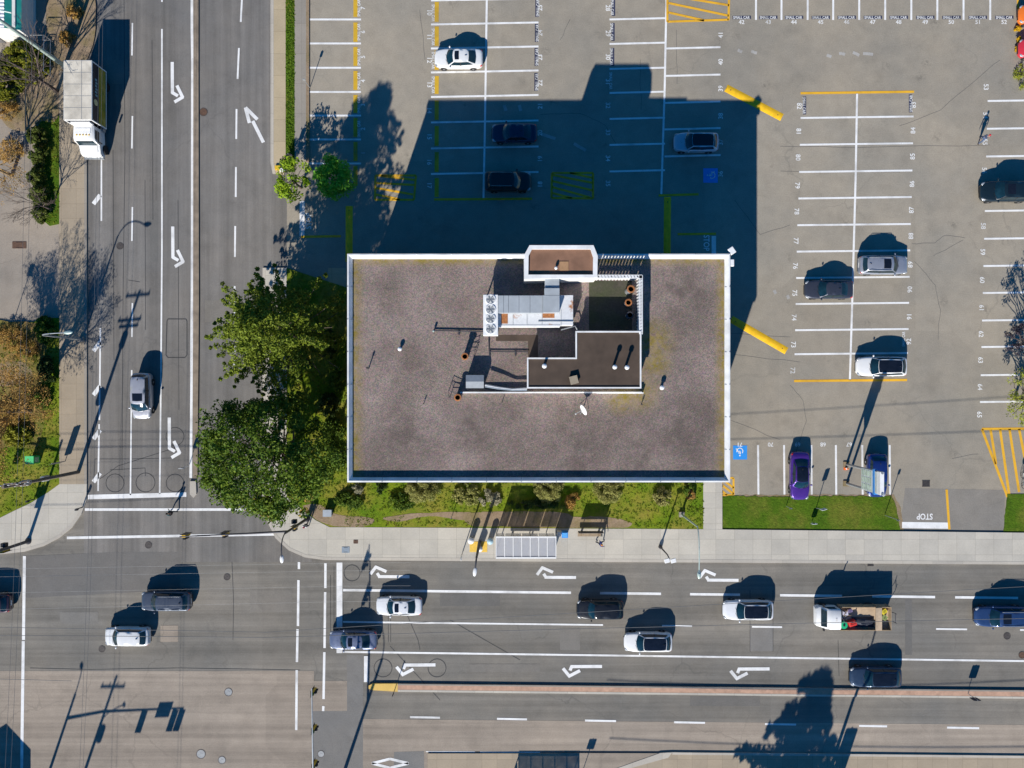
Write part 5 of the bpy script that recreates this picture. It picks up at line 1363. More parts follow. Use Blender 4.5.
# bare trees
def bare(name, label, px, py, h, spread, seed, mat, twigmat, budm=None, buds=0, depth=6, z0=.1, group=None, first=.22, zlo=.25, nmain=5):
    r_ = random.Random(seed); x, y = g(px, py)
    t = thing(name, label, 'tree', (x, y, z0), 0, group)
    tk = MB(); br = MB(); tips = []
    tk.tube([(0, 0, -.1), (.05, .03, h * .18), (.1, -.05, h * .34)], [first * 1.3, first, first * .8], 9)
    def grow(p, d, L, r, lv):
        q = p + d * L * .5 + Vector((r_.uniform(-1, 1), r_.uniform(-1, 1), r_.uniform(-.4, .6))) * L * .09
        e = p + d * L
        br.tube([p, q, e], [r, r * .8, r * .62], 5 if lv < 3 else 4 if lv < 4 else 3, lv > 4)
        if lv >= depth: tips.append(e); return
        for k in range(3 if lv < depth - 1 else 2 + (r_.random() < .5)):
            a = r_.uniform(0, 2 * PI); sp = r_.uniform(.35, .75) * (1.0 if k else .35)
            u = d.orthogonal().normalized(); v = d.cross(u)
            nd = (d + (u * math.cos(a) + v * math.sin(a)) * sp + Vector((0, 0, .06)) ).normalized()
            grow(e if k < 2 else q, nd, L * r_.uniform(.66, .86), max(.011, r * .62), lv + 1)
    for k in range(nmain):
        a = 2 * PI * k / nmain + r_.uniform(-.3, .3)
        d = Vector((math.cos(a) * spread, math.sin(a) * spread, 1)).normalized()
        grow(Vector((.08, 0, h * (zlo + .02 * k))), d, h * .225, first * .55, 1)
    tk.build('trunk', mat, t, smooth=True); br.build('branches', twigmat, t)
    if buds:
        cl = [(p.x, p.y, p.z, .35) for p in r_.sample(tips, min(len(tips), buds))]
        put('dry_leaves', leafmesh('dry_leaves', cl, 9, .07, budm, 1, .2), t)
    return t
M['twigochre'] = simple('ochre_twigs', (.38, .225, .075), .9, var=.35, scale=3)
bare('bare_tree', 'tall bare brown tree above the corner lawn, its shade on the pavement', 31, 410, 9.8, .8, 5, M['twigdark'], M['twigochre'], M['leafDry'], 2600, group='bare trees on the west side', zlo=.13, nmain=8)
bare('bare_tree', 'bare tan tree over the west car park beside the truck', 12, 176, 8.5, .8, 9, M['twig'], M['twigochre'], M['leafDry'], 250, group='bare trees on the west side', first=.16)
bare('bare_tree', 'leafless dark tree in the top left corner, its shade on the soil by the truck', 58, 92, 9, .7, 14, M['twigdark'], M['twigdark'], group='bare trees on the west side', depth=5, first=.15)
bare('bare_tree', 'thin leafless tree beside the hedge, low twigs over the pavement', 52, 210, 5.5, .8, 19, M['twigdark'], M['twigdark'], group='bare trees on the west side', depth=5, first=.08)
# shrubs
def shrub(label, px, py, rx, ry, h, leafm, n=1, size=.08, z0=.1, seed=None, group=None, dens=1.0, name='shrub', cat='shrub', lumps=1.0):
    r_ = random.Random(seed if seed is not None else int(px * 7 + py)); x, y = g(px, py)
    t = thing(name, label, cat, (x, y, z0), 0, group)
    mb = MB()
    for k in range(5): mb.tube([(0, 0, 0), (rx * .3 * math.cos(1.26 * k), ry * .3 * math.sin(1.26 * k), h * .45), (rx * .55 * math.cos(1.26 * k + .2), ry * .55 * math.sin(1.26 * k + .2), h * .8)], [.04, .03, .012], 5)
    mb.build('stems', M['bark'], t)
    cl = []
    m = int(max(14, 34 * rx * ry))
    for k in range(m):
        d = Vector((r_.gauss(0, 1), r_.gauss(0, 1), abs(r_.gauss(0, .9)))).normalized(); q = r_.uniform(.82, 1.02) if k % 4 else r_.uniform(.3, .8)
        cl.append((d.x * rx * q * .9, d.y * ry * q * .9, .12 + d.z * h * q * .88, .22 * min(1, rx + .25) * lumps * r_.uniform(.8, 1.3)))
    put('foliage', leafmesh('foliage', cl, int(70 * dens), size, leafm, .9, .4), t)
    return t
SG = 'clipped shrubs along the south wall'
shrub('broad clipped olive shrub at the south wall, widest of the leftmost group', 423, 488, 1.75, 1.5, 1.25, M['leafOlive'], group=SG, size=.06, dens=2.2, lumps=1.35)
shrub('small round grey green shrub at the lower left building corner', 358.5, 487.5, .55, .55, .9, M['leafGrey'], group=SG)
shrub('small dark round shrub at the south wall next to the grey green one', 382, 487, .55, .65, .9, M['leafE'], group=SG)
shrub('flat dark green shrub patch below the two small round shrubs', 350, 500, 1.6, .9, .5, M['leafB'], group=SG)
shrub('flat green shrub below the broad leftmost olive shrub', 402, 501, 1.5, .9, .55, M['leafB'], group=SG)
shrub('broad clipped olive shrub at the south wall above the bus shelter', 549, 488, 1.55, 1.45, 1.2, M['leafOlive'], group=SG, size=.06, dens=2.2, lumps=1.35)
shrub('broad clipped olive shrub at the south wall right of the bus shelter', 608, 488.5, 1.5, 1.5, 1.2, M['leafOlive'], group=SG, size=.06, dens=2.2, lumps=1.35)
shrub('bronze twiggy shrub between the two broad clipped olive shrubs', 572, 500, .75, .8, .7, M['leafDry'], group=SG)
shrub('low grey twiggy shrub in the pole shadow on the lawn', 490, 497, 1.2, .9, .5, M['leafGrey'], group=SG)
shrub('flat olive shrub patch left of the pole shadow', 466, 494, 1.6, 1.2, .55, M['leafOlive'], group=SG)
shrub('pale variegated round shrub at the south wall above the street lamps', 662, 496, .95, .95, .9, M['leafVar'], size=.11, dens=.6, group=SG)
shrub('dark leafy shrub right of the variegated one at the building corner', 687, 486, .6, .9, 1.2, M['leafB'], group=SG)
shrub('rusty brown shrub beside the sloping lamp post', 690, 494, .5, .5, .6, M['leafDry'], group=SG)
shrub('low dark hedge strip behind the bus shelter', 533, 503, 2.7, .45, .6, M['leafE'], group=SG)
for k, (x, y, rx, ry, h, m_) in enumerate(((335, 430, 1.0, 1.4, 1.0, 'leafB'), (338, 458, .8, 1.2, .8, 'leafA'), (330, 405, 1.0, 1.3, 1.2, 'leafE'), (338, 380, .8, 1.4, 1.2, 'leafB'), (330, 345, .9, 1.6, 1.3, 'leafE'), (322, 474, .9, .8, .6, 'leafA'))):
    shrub(('mid green shrub at the west wall, third from the rear', 'yellow green shrub at the west wall near the building corner', 'dark shrub at the west wall in the deep tree shade', 'green shrub against the west wall in shade, second from the rear', 'dark shrub at the rear of the west wall', 'low yellow green shrub beside the rounded tree')[k], x, y, rx, ry, h, M[m_], group='shrubs along the west wall')
M['leafHedge'] = foliage('hedge_leaves', (0.075, 0.115, 0.018), (0.140, 0.165, 0.030), (0.200, 0.170, 0.040))
M['leafBush'] = foliage('yellow_green_bush', (0.220, 0.240, 0.020), (0.320, 0.300, 0.030), (0.140, 0.190, 0.020))
HG = 'hedge shrubs on the west side'
for k, (x, y, rx, ry, lb) in enumerate(((41, 138, 1.0, 1.1, 'dark green hedge shrub, topmost beside the truck cab'), (42, 157, .95, 1.2, 'dark green hedge shrub, second from the top of the row'), (40, 178, .95, 1.2, 'dark green hedge shrub, third from the top of the row'), (42, 197, 1.0, 1.2, 'dark green hedge shrub, fourth from the top of the row'), (44, 215, .8, .9, 'dark green hedge shrub, lowest above the car park entrance'))):
    shrub(lb, x, y, rx, ry, 1.3, M['leafHedge'], group=HG, size=.09)
for k, (x, y, rx, ry, h, m_, lb) in enumerate(((28, 66, 2.6, 2.3, 2.0, 'leafBush', 'large yellow green bush beside the corrugated roof'), (6, 82, 2.0, 2.4, 1.8, 'leafBush', 'large green bush at the left edge below the corrugated roof'), (48, 330, 1.0, 1.5, 1.0, 'leafB', 'dark green shrub below the parking entrance shadow'), (50, 372, .9, 1.6, 1.1, 'leafE', 'dark green shrub between bare tree and pavement'), (42, 398, 1.1, 1.2, .9, 'leafB', 'green shrub between the bare tree trunk and the pavement'), (20, 436, 1.6, 1.2, .7, 'leafBush', 'olive shrub on the corner lawn left of the green cabinet'))):
    shrub(lb, x, y, rx, ry, h, M[m_], size=.12, dens=1.1, group='bushes on the west side')
for k, (x, y, rx, ry, lb) in enumerate(((8, 112, 1.6, 1.0, 'bronze twiggy bush at the left edge below the green bush'), (14, 152, 1.5, 1.3, 'bronze twiggy bush in the west car park left of the hedge'), (14, 338, 1.9, 1.5, 'bronze twiggy bush on the mulch, topmost of three'), (30, 352, 1.2, 1.3, 'bronze twiggy bush on the mulch, middle of three'), (12, 415, 2.0, 1.4, 'bronze twiggy bush on the mulch, lowest of three'))):
    shrub(lb, x, y, rx, ry, .9, M['leafDry'], size=.06, dens=.5, group='bronze bushes on the west side')
shrub('round orange brown bush in the top left soil, upper of two', 77, 14, .75, .65, .9, M['leafDry'], group='orange bushes')
shrub('round orange brown bush in the top left soil, lower of two', 70, 41, .8, .8, .9, M['leafDry'], group='orange bushes')
for k, (x, y, lb) in enumerate(((1016.5, 30, 'yellow flowering tuft at the right edge by the orange car'), (1016.8, 41, 'yellow flowering tuft at the right edge above the red car'), (1016.5, 50, 'yellow flowering tuft at the right edge beside the red car'))):
    shrub(lb, x, y, .28, .3, .35, foliage('yellow_flowers_%s' % 'abc'[k], (.75, .48, .02), (.62, .40, .02)), size=.05, z0=.0, group='yellow tufts')
shrub('sparse dry tuft at the right edge below the red car', 1019, 78, .6, 1.5, .4, M['leafBud'], size=.06, dens=.4, z0=0)

# grass blades: uncountable ground cover
def blades(name, regions, n, mat, size=.10, z=.1):
    pts = []
    def inside(p, poly):
        c = False; j = len(poly) - 1
        for i in range(len(poly)):
            if ((poly[i][1] > p[1]) != (poly[j][1] > p[1])) and p[0] < (poly[j][0] - poly[i][0]) * (p[1] - poly[i][1]) / (poly[j][1] - poly[i][1]) + poly[i][0]: c = not c
            j = i
        return c
    ar = [(max(p[0] for p in r) - min(p[0] for p in r)) * (max(p[1] for p in r) - min(p[1] for p in r)) for r in regions]
    cl = []
    for r, a in zip(regions, ar):
        for _ in range(int(n * a / sum(ar))):
            p = (random.uniform(min(q[0] for q in r), max(q[0] for q in r)), random.uniform(min(q[1] for q in r), max(q[1] for q in r)))
            if inside(p, r): cl.append((*g(*p), z + .02, .12))
    o = put(name, leafmesh(name, cl, 4, size, mat, .15, .9, aspect=.3)); o['kind'] = 'stuff'; o['label'] = 'short grass blades on the lawns'
M['blade'] = foliage('grass_blades', (0.110, 0.198, 0.011), (0.231, 0.270, 0.022), (0.330, 0.275, 0.055), .4)
blades('grass', [[(287, 270), (348, 290), (348, 482), (287, 496)], [(305, 482), (703, 482), (703, 512), (320, 512)], [(345, 512), (470, 522), (470, 526), (345, 526)], [(600, 512), (703, 505), (703, 528), (640, 528)], [(36, 120), (60, 118), (60, 222), (48, 224)], [(0, 330), (60, 322), (60, 482), (49, 490), (14, 509), (0, 516)]], 5200, M['blade'])
M['bladegreen'] = foliage('lush_grass_blades', (0.090, 0.190, 0.010), (0.160, 0.255, 0.016), None, .4)
blades('grass', [[(286.5, 0), (294.5, 0), (294.5, 170), (287, 166)]], 900, M['bladegreen'])
# ------------------------------------------------------------------ street furniture
def arc(a, b, up, n=8):
    """curved bracket from a to b that rises first"""
    a = Vector(a); b = Vector(b); c = Vector((a.x + (b.x - a.x) * .15, a.y + (b.y - a.y) * .15, b.z + up))
    return [(a * (1 - t) ** 2 + c * 2 * t * (1 - t) + b * t * t) for t in [k / n for k in range(n + 1)]]
def street_lamp(label, px, py, h, arm, mat, r=.09, rise=1.2, z0=.12, head=M['whitepaint'], group='street lamps', cat='street lamp', base=True):
    x, y = g(px, py); t = thing('street_lamp', label, cat, (x, y, z0), 0, group)
    MB().tube([(0, 0, 0), (0, 0, h * .5), (0, 0, h)], [r * 1.3, r, r * .75], 10).build('pole', mat, t, smooth=True)
    if base: MB().box((0, 0, .12), (.5, .5, .26)).build('base', M['kerbgrey'], t)
    ax, ay = arm
    MB().tube(arc((0, 0, h - .05), (ax, ay, h + rise * .6), rise * .7), r * .55, 8).build('arm', mat, t, smooth=True)
    d = Vector((ax, ay, 0)).normalized(); ang = math.atan2(d.y, d.x)
    hd = MB().ell((0, 0, 0), (.85, .36, .2), 14, 8).build('lamp_head', head, t, smooth=True)
    hd.location = (ax + d.x * .35, ay + d.y * .35, h + rise * .6); hd.rotation_euler = (0, 0, ang)
    MB().ell((0, 0, -.09), (.5, .26, .1), 10, 6).build('lens', M['headlight'], hd, smooth=True)
    return t
street_lamp('tall curved lamp on the west pavement, arm reaching over the street', 83, 339.5, 5.9, (2.3, .2), M['steel'], head=M['lampgreen'], rise=1.0)
street_lamp('pale green lamp post on the south lawn, long arm reaching over the avenue', 681, 514, 6.2, (.05, -3.9), M['lampgreen'], rise=.6, head=M['lampgreen'])
street_lamp('lamp on a dark post off the south edge, its shadow crossing the red median', 823, 790, 8.0, (.3, 2.0), M['steeldark'], .16)
t = thing('utility_pole', 'pale green steel pole leaning out over the corrugated roof', 'pole', (*g(66, 67), .12))
MB().tube([(0, 0, 0), (0, 0, 10.5)], [.22, .13], 12).build('pole', M['lampgreen'], t, smooth=True)
MB().tube(arc((0, 0, 10.3), (2.4, -.4, 11.0), .4), .06, 8).build('arm', M['lampgreen'], t); MB().box((0, 0, .1), (.6, .6, .2)).build('base', M['kerbgrey'], t)

def power_pole(label, px, py, h, arms, ang, z0=.12, transformer=None, lamp=None):
    x, y = g(px, py); t = thing('power_pole', label, 'power pole', (x, y, z0), ang, 'wooden power poles')
    MB().tube([(0, 0, 0), (0, 0, h)], [.19, .12], 10).build('pole', M['wood'], t, smooth=True)
    for z, w_, oy in arms:
        ca = MB().box((0, oy, z), (w_, .12, .14)).build('crossarm', M['wood'], t)
        for k in range(4):
            xx = -w_ / 2 + .12 + (w_ - .24) * k / 3
            MB().lathe((xx, oy, z + .07), [(.045, 0), (.06, .06), (.035, .09), (.06, .13), (.03, .2), (.001, .21)], 8).build('insulator', M['offwhite'], ca, smooth=True)
    if transformer:
        for z, dx in transformer: MB().lathe((dx, 0, z), [(.25, 0), (.28, .06), (.28, .75), (.25, .85), (.001, .9)], 14).build('transformer', M['steel'], t, smooth=True)
    if lamp:
        MB().tube(arc((0, 0, lamp[2] - .4), lamp, .1), .04, 6).build('lamp_arm', M['steel'], t); MB().ell(Vector(lamp), (.3, .6, .16), 12, 6).build('lamp_head', M['steel'], t, smooth=True)
    return t
power_pole('tall wooden pole with two crossarms at the west corner, leaning to the left edge', 79, 472, 10.5, ((10.15, 2.4, .14), (8.7, 2.3, .14), (8.5, 1.9, -.14)), .1, transformer=((3.9, -.45), (7.2, .0)))
power_pole('wooden pole off the lower left edge, its crossarm shadow in the junction', 53, 866, 11.0, ((10.3, 2.4, .14), (5.2, .9, .14), (4.6, .9, -.14)), .0, transformer=((7.2, .35),), lamp=(2.0, .9, 8.8))
# traffic signals
def signal_head(parent, loc, rz, mat=M['yellowbox'], n=3, horizontal=False):
    s = MB().rbox((0, 0, -.5), (.34, .24, 1.05), .05).build('signal_head', mat, parent); s.location = loc; s.rotation_euler = (0, 0, rz)
    MB().box((0, .125, -.5), (.62, .012, 1.28)).build('backplate', M['black'], s)
    for k in range(n):
        z = -.17 - .33 * k
        MB().lathe((0, -.12, z), [(.001, -.02), (.13, .0), (.13, .02)], 14, 'Y').build('lens', (simple('lens_red', (.25, .02, .02), .2), simple('lens_amber', (.30, .16, .02), .2), simple('lens_green', (.02, .20, .12), .2))[k], s)
        v = MB(); v.grid([[(.15 * math.cos(a), y, z + .15 * math.sin(a)) for a in [PI * j / 8 for j in range(9)]] for y in (-.12, -.34)]); v.build('visor', M['black'], s)
    return s
def mast(label, px, py, h, arm, heads, z0=.12, mat=M['steeldark'], lampv=None, ped=True, plates=(), rise=.3, top=None, rpole=.15):
    x, y = g(px, py); t = thing('traffic_signal', label, 'traffic signal', (x, y, z0), 0, 'traffic signal masts')
    hp = top or h
    MB().tube([(0, 0, 0), (0, 0, hp)], [rpole, rpole * .66], 12).build('pole', mat, t, smooth=True)
    MB().lathe((0, 0, 0), [(.32, 0), (.32, .05), (.2, .25), (.17, .3)], 14).build('base', mat, t)
    A = Vector((arm[0], arm[1], 0)); d = A.normalized()
    MB().tube([Vector((0, 0, h - .3)), A * .3 + Vector((0, 0, h)), A + Vector((0, 0, h + rise))], [.11, .09, .05], 10).build('mast_arm', mat, t, smooth=True)
    ang = math.atan2(d.y, d.x)
    for f, rz in heads: signal_head(t, A * f + Vector((0, 0, h - .15 + rise * f)), rz)
    for f, w_, h_ in plates: MB().box(A * f + Vector((0, 0, h - .05 + rise * f)), (w_, .04, h_), ang).build('street_sign', M['steeldark'], t)
    if lampv:
        MB().tube(arc((0, 0, hp), (lampv[0], lampv[1], hp + .9), .5), .05, 8).build('lamp_arm', mat, t, smooth=True)
        L = Vector((lampv[0], lampv[1], 0)); hd = MB().ell((0, 0, 0), (.75, .36, .18), 14, 8).build('lamp_head', M['whitepaint'], t, smooth=True)
        hd.location = (lampv[0], lampv[1], hp + .9); hd.rotation_euler = (0, 0, math.atan2(L.y, L.x))
    if ped:
        signal_head(t, (-.35, -.25, 3.3), ped if ped is not True else 0)
        pb = MB().rbox((0, 0, 0), (.45, .4, .45), .05).build('pedestrian_signal', M['black'], t); pb.location = (-.45, .25, 2.7)
        MB().box((0, -.205, 0), (.34, .012, .34)).build('lens', M['steeldark'], pb)
    return t
mast('dark signal mast at the corner under the rounded tree, arm over the crosswalk', 307.5, 518.5, 6.4, (-9.6, -.35), ((.97, 0), (.60, 0)), lampv=(0, -2.1), plates=((.78, 1.3, .45),), top=6.9)
mast('long pale signal mast from the bottom edge, arm with three yellow signals', 332, 808, 6.4, (-.1, 14.9), ((.96, PI / 2), (.73, PI / 2), (.51, PI / 2)), mat=M['steel'], lampv=(-1.2, 2.5), top=8.6, ped=False, rpole=.19)
mast('signal mast off the lower left edge, its arm shadow lying in the junction', 31, 826, 6.5, (11.5, .5), ((.93, PI), (.66, PI), (.99, PI)), mat=M['steel'], plates=((.83, 1.4, .9),), top=7.6, rise=0, lampv=(.1, 1.3), rpole=.17, ped=False)
mast('dark signal mast at the west corner pavement, arm leaving the left edge', 29, 541, 5.6, (-6.5, .2), ((.6, PI),), top=5.9, ped=PI, rpole=.17)
# median and kerb signs
def post_sign(label, px, py, h, w_, hh, rz, mat, z0=.12, postm=M['steel'], tilt=0.0, cat='road sign', name='road_sign', r=.035, thick=.03):
    x, y = g(px, py); t = thing(name, label, cat, (x, y, z0), rz)
    MB().tube([(0, 0, 0), (0, tilt * h, h)], r, 8).build('post', postm, t, smooth=True)
    p = MB().rbox((0, 0, 0), (w_, hh, thick), min(w_, hh) * .12).build('plate', mat, t)
    p.location = (0, tilt * h - .05, h - hh / 2); p.rotation_euler = (PI / 2, 0, 0)
    return t
post_sign('small sign on a leaning post at the end of the brown street median', 189, 466, 1.7, .45, .6, 0, M['whitepaint'])
post_sign('small square sign standing on the red median near the right edge', 967, 693, 1.5, .75, .75, 0, M['steeldark'], .15)
post_sign('thin dark sign post at the right end of the yellow median nose', 395, 689, 1.5, .25, .5, 1.2, M['steeldark'], .15, postm=M['steeldark'])
post_sign('banner sign on a post off the bottom edge, its wide shadow near the dash line', 822, 818, 5.2, 1.2, 2.8, 0, M['steeldark'], .1, r=.08)
post_sign('square sign on a post off the bottom edge beside the southern bus shelter', 575, 793, 3.1, .75, .6, 0, M['steeldark'], .1)
post_sign('white vertical plate on a thin post at the bus stop kerb', 463, 551, 3.3, .35, 1.0, PI / 2, M['whitepaint'], r=.05)
post_sign('small white lawn sign on the grass verge below the purple sedan', 811.5, 522, .8, .5, .55, .1, M['whitepaint'], .1)
post_sign('slanting white sign leaning over the grass verge beside the purple sedan', 816, 508, 2.1, .5, .7, .3, M['whitepaint'], .1, tilt=.12)
post_sign('thin steel post sign at the right end of the grass verge', 884.5, 515, 2.6, .25, .3, .2, M['steel'], .1)
post_sign('thin steel post at the left end of the grass verge by the purple sedan', 786, 506, 1.2, .3, .25, .2, M['steel'], .1)
post_sign('small dark post sign on the lawn left of the bus stop', 452, 516, 1.1, .2, .3, .2, M['steeldark'], .1)
post_sign('sign post on the narrow grass strip beside the left parking row', 310, 88, 2.1, .25, .35, 0, M['steel'], .1)
post_sign('two panel sign on a post at the grass strip near the lime green tree', 294, 160, 1.9, .5, .7, .3, M['steeldark'], .1)
post_sign('sign with two plates in the west car park by the bare tree', 14, 320, 3.2, .5, .7, 0, M['steeldark'], .1)
t = thing('twin_floodlight', 'white twin floodlight on a short post on the pavement by the avenue', 'floodlight', (*g(660, 546.5), .12))
MB().tube([(0, 0, 0), (0, 0, 3.2), (.15, -.35, 3.5)], [.09, .06, .05], 8).build('post', M['steeldark'], t, smooth=True)
MB().lathe((0, 0, 0), [(.2, 0), (.18, .3), (.08, .5)], 10).build('base', M['steeldark'], t)
for dx in (-.25, .35): MB().box((.15 + dx, -.5, 3.55), (.5, .4, .16), .25).build('lamp', M['whitepaint'], t, bevel=.03)
# bus stop
M['padyellow'] = simple('tactile_yellow', (.78, .50, .08), .7, var=.12, scale=4)
t = thing('tactile_pad', 'yellow tactile pad around the pole at the bus stop', 'tactile paving', (*g(478.5, 546.5), .122))
MB().box((0, 0, .008), (1.75, 1.05, .016)).build('pad', M['padyellow'], t)
mb = MB()
for i in range(11):
    for j in range(6): mb.lathe((-.8 + .16 * i, -.42 + .165 * j, .016), [(.035, 0), (.02, .008)], 6)
d = mb.build('studs', M['padyellow'], t); d['kind'] = 'stuff'
street_lamp('dark lamp pole standing on the yellow tactile pad at the bus stop', 479.8, 541.5, 6.4, (-.1, -.9), M['steeldark'], .14, .4, group='street lamps', base=False)
def bin_(label, px, py, r, h, mat, lidm):
    t = thing('litter_bin', label, 'litter bin', (*g(px, py), .12), 0, 'bins at the bus stop')
    MB().lathe((0, 0, 0), [(r * .85, 0), (r, h * .9), (r, h)], 18).build('body', mat, t, smooth=True)
    MB().lathe((0, 0, 0), [(r * 1.05, h), (r * 1.05, h + .06), (r * .6, h + .18), (.001, h + .22)], 18).build('lid', lidm, t, smooth=True)
bin_('white lidded round bin left of the yellow pad', 471.6, 538.5, .30, .95, M['steel'], M['whitepaint'])
bin_('white lidded round bin standing on the yellow pad', 480.3, 547, .26, .8, M['steel'], M['whitepaint'])
bin_('pale blue lidded round bin beside the bus shelter', 490.5, 539, .30, .95, M['steel'], simple('pale_blue_lid', (.36, .52, .60), .5))
def shelter(label, px, py, nb, w_, d_, face):
    x, y = g(px, py); t = thing('bus_shelter', label, 'bus shelter', (x, y, .12), 0 if face < 0 else PI, 'bus shelters')
    # open side looks along -y
    for i in range(nb):
        x0 = -w_ / 2 + w_ * i / nb
        MB().box((x0 + w_ / nb / 2, 0, 2.55), (w_ / nb - .08, d_ - .1, .03)).build('roof_panel', M['shelterglass'], t)
    mb = MB()
    for i in range(nb + 1): mb.box((-w_ / 2 + w_ * i / nb, 0, 2.56), (.07, d_, .09))
    for s, th in ((-1, .14), (1, .12)): mb.box((0, s * d_ / 2, 2.56), (w_ + .07, th, .12))
    mb.build('roof_frame', M['whitepaint'], t)
    for i in range(0, nb + 1, max(1, nb // 3)):
        MB().box((-w_ / 2 + w_ * i / nb, d_ / 2 - .12, 1.25), (.08, .08, 2.5)).build('post', M['steel'], t)
    for i in (0, nb): MB().box((-w_ / 2 + w_ * i / nb, -d_ / 2 + .15, 1.25), (.08, .08, 2.5)).build('post', M['steel'], t)
    for i in range(nb): MB().box((-w_ / 2 + w_ * (i + .5) / nb, d_ / 2 - .12, 1.3), (w_ / nb - .1, .02, 1.9)).build('back_panel', M['shelterglass'], t)
    MB().box((w_ / 2 - .04, 0, 1.25), (.06, d_ * .7, 1.9)).build('poster_panel', M['steeldark'], t)
    MB().box((-.3, d_ / 2 - .5, .46), (w_ * .5, .38, .06)).build('bench_seat', M['timber'], t)
    for xx in (-w_ * .25, w_ * .1): MB().box((xx, d_ / 2 - .5, .22), (.06, .3, .44)).build('bench_leg', M['steel'], t)
    return t
shelter('long glass roofed bus shelter on the north pavement of the avenue', 525.5, 541.2, 7, 5.75, 2.0, -1)
shelter('bus shelter south of the avenue, beyond the bottom edge, casting a ribbed shadow', 534, 806, 5, 6.0, 1.6, 1)
t = thing('newspaper_box', 'bright blue newspaper box right of the bus shelter', 'newspaper box', (*g(564, 532.5), .12))
MB().rbox((0, 0, .62), (.62, .56, .9), .04).build('case', simple('blue_box', (.03, .26, .72), .45), t); MB().box((0, 0, .09), (.4, .4, .18)).build('pedestal', M['steeldark'], t); MB().box((0, -.285, .75), (.45, .012, .4)).build('window', M['winglass'], t)
MB().box((0, 0, 1.09), (.5, .42, .04)).build('coin_tray', simple('blue_box_top', (.10, .38, .80), .45), t)
t = thing('newspaper_box', 'small grey newspaper box between the blue box and the shelter', 'newspaper box', (*g(559, 532), .12))
MB().rbox((0, 0, .55), (.42, .45, .85), .04).build('case', M['offwhite'], t); MB().box((0, 0, .07), (.3, .3, .14)).build('pedestal', M['steeldark'], t); MB().box((0, -.23, .65), (.3, .012, .35)).build('window', M['winglass'], t)
def bench(label, px, py, L, back, rz=0.0, z0=.12):
    t = thing('bench', label, 'bench', (*g(px, py), z0), rz, 'benches')
    mb = MB()
    for k in range(4): mb.box((0, -.2 + .13 * k, .46), (L, .1, .04))
    mb.build('seat', M['timber'], t)
    if back: MB().box((0, .29, .98 + .1), (L, .05, back)).build('backrest', M['steeldark'], t)
    for s in (-1, 1):
        MB().box((s * L * .35, 0, .22), (.08, .42, .44)).build('leg', M['steeldark'], t)
        if back: MB().box((s * L * .35, .26, .75), (.06, .05, .9)).build('back_post', M['steeldark'], t)
bench('long bench with a tall dark backrest right of the bus shelter', 589.5, 532.6, 2.45, .9)
post_sign('slatted dark notice board standing on the west pavement above the corner', 66, 461, 2.1, .75, 1.7, .3, M['steeldark'], .12)
t = thing('green_cabinet', 'bright green cabinet on the corner lawn', 'utility cabinet', (*g(37, 459), .1))
MB().rbox((0, 0, .5), (.8, .75, 1.0), .03).build('body', simple('green_cabinet_paint', (.03, .42, .10), .5), t); MB().box((0, 0, 1.03), (.86, .8, .06)).build('lid', simple('green_cabinet_lid', (.10, .55, .20), .45), t); MB().box((.405, 0, .55), (.012, .5, .6)).build('door', M['lampgreen'], t)
for k, (x, y, lb) in enumerate(((83.5, 507, 'dark pedestrian button post at the west kerb corner'), (35, 499, 'dark post at the edge of the corner lawn'))):
    t = thing('push_button_post', lb, 'post', (*g(x, y), .12)); MB().tube([(0, 0, 0), (0, 0, 1.2)], .06, 8).build('post', M['steeldark'], t); MB().box((0, -.08, 1.0), (.22, .14, .32)).build('button_box', M['black'], t)
t = thing('push_button_post', 'yellow striped marker block at the end of the narrow pavement', 'kerb marker', (*g(281, 169.5), .12))
MB().rbox((-.25, .1, .1), (.55, .4, .2), .04).build('block', M['yellowbox'], t); MB().rbox((.22, -.12, .1), (.5, .36, .2), .04).build('block', M['whitepaint'], t)
# pylon sign above the blue car
x, y = g(846.5, 474)
t = thing('pylon_sign', 'tall two post pylon sign with pale panels over the blue car', 'sign', (x, y, 0))
for dy in (.95, -.95):
    MB().tube([(0, dy, 0), (0, dy, 6.9)], [.13, .12], 10).build('post', M['steel'], t, smooth=True); MB().box((-.05, dy, .05), (.6, .55, .1)).build('footing', M['dirt'], t)
def panel(z0_, z1_, d_, mat, name='sign_panel', wd=2.3): return MB().box((0, 0, (z0_ + z1_) / 2), (d_, wd, z1_ - z0_)).build(name, mat, t, bevel=.02)
M['signpale'] = simple('sign_face_pale', (.55, .60, .58), .5, var=.15, scale=2)
M['signblue'] = simple('sign_face_blue', (.05, .25, .62), .45)
panel(3.3, 5.4, .32, M['signpale'], wd=2.05); panel(5.45, 5.8, .36, M['signblue'], wd=2.35); panel(5.85, 6.25, .34, M['signpale'], wd=2.0); panel(6.3, 6.85, .36, M['whitepaint'], wd=2.1)
mb = MB()
for k in range(5):
    for j in range(3): mb.box((-.168, -.65 + .65 * j, 3.55 + .37 * k), (.014, .5, .22))
mb.build('tenant_plates', simple('tenant_plates_tint', (.42, .52, .40), .5, var=.4, scale=2), t)
t = thing('traffic_cone', 'orange traffic cone at the foot of the pylon sign', 'traffic cone', (*g(845.5, 468), .004))
MB().lathe((0, 0, 0), [(.15, .04), (.03, .7), (.001, .7)], 14).build('cone', simple('cone_orange', (.80, .16, .02), .5), t, smooth=True); MB().box((0, 0, .02), (.4, .4, .04)).build('base', simple('cone_base', (.6, .12, .02), .6), t); MB().lathe((0, 0, 0), [(.112, .28), (.082, .45)], 14).build('band', M['whitepaint'], t)
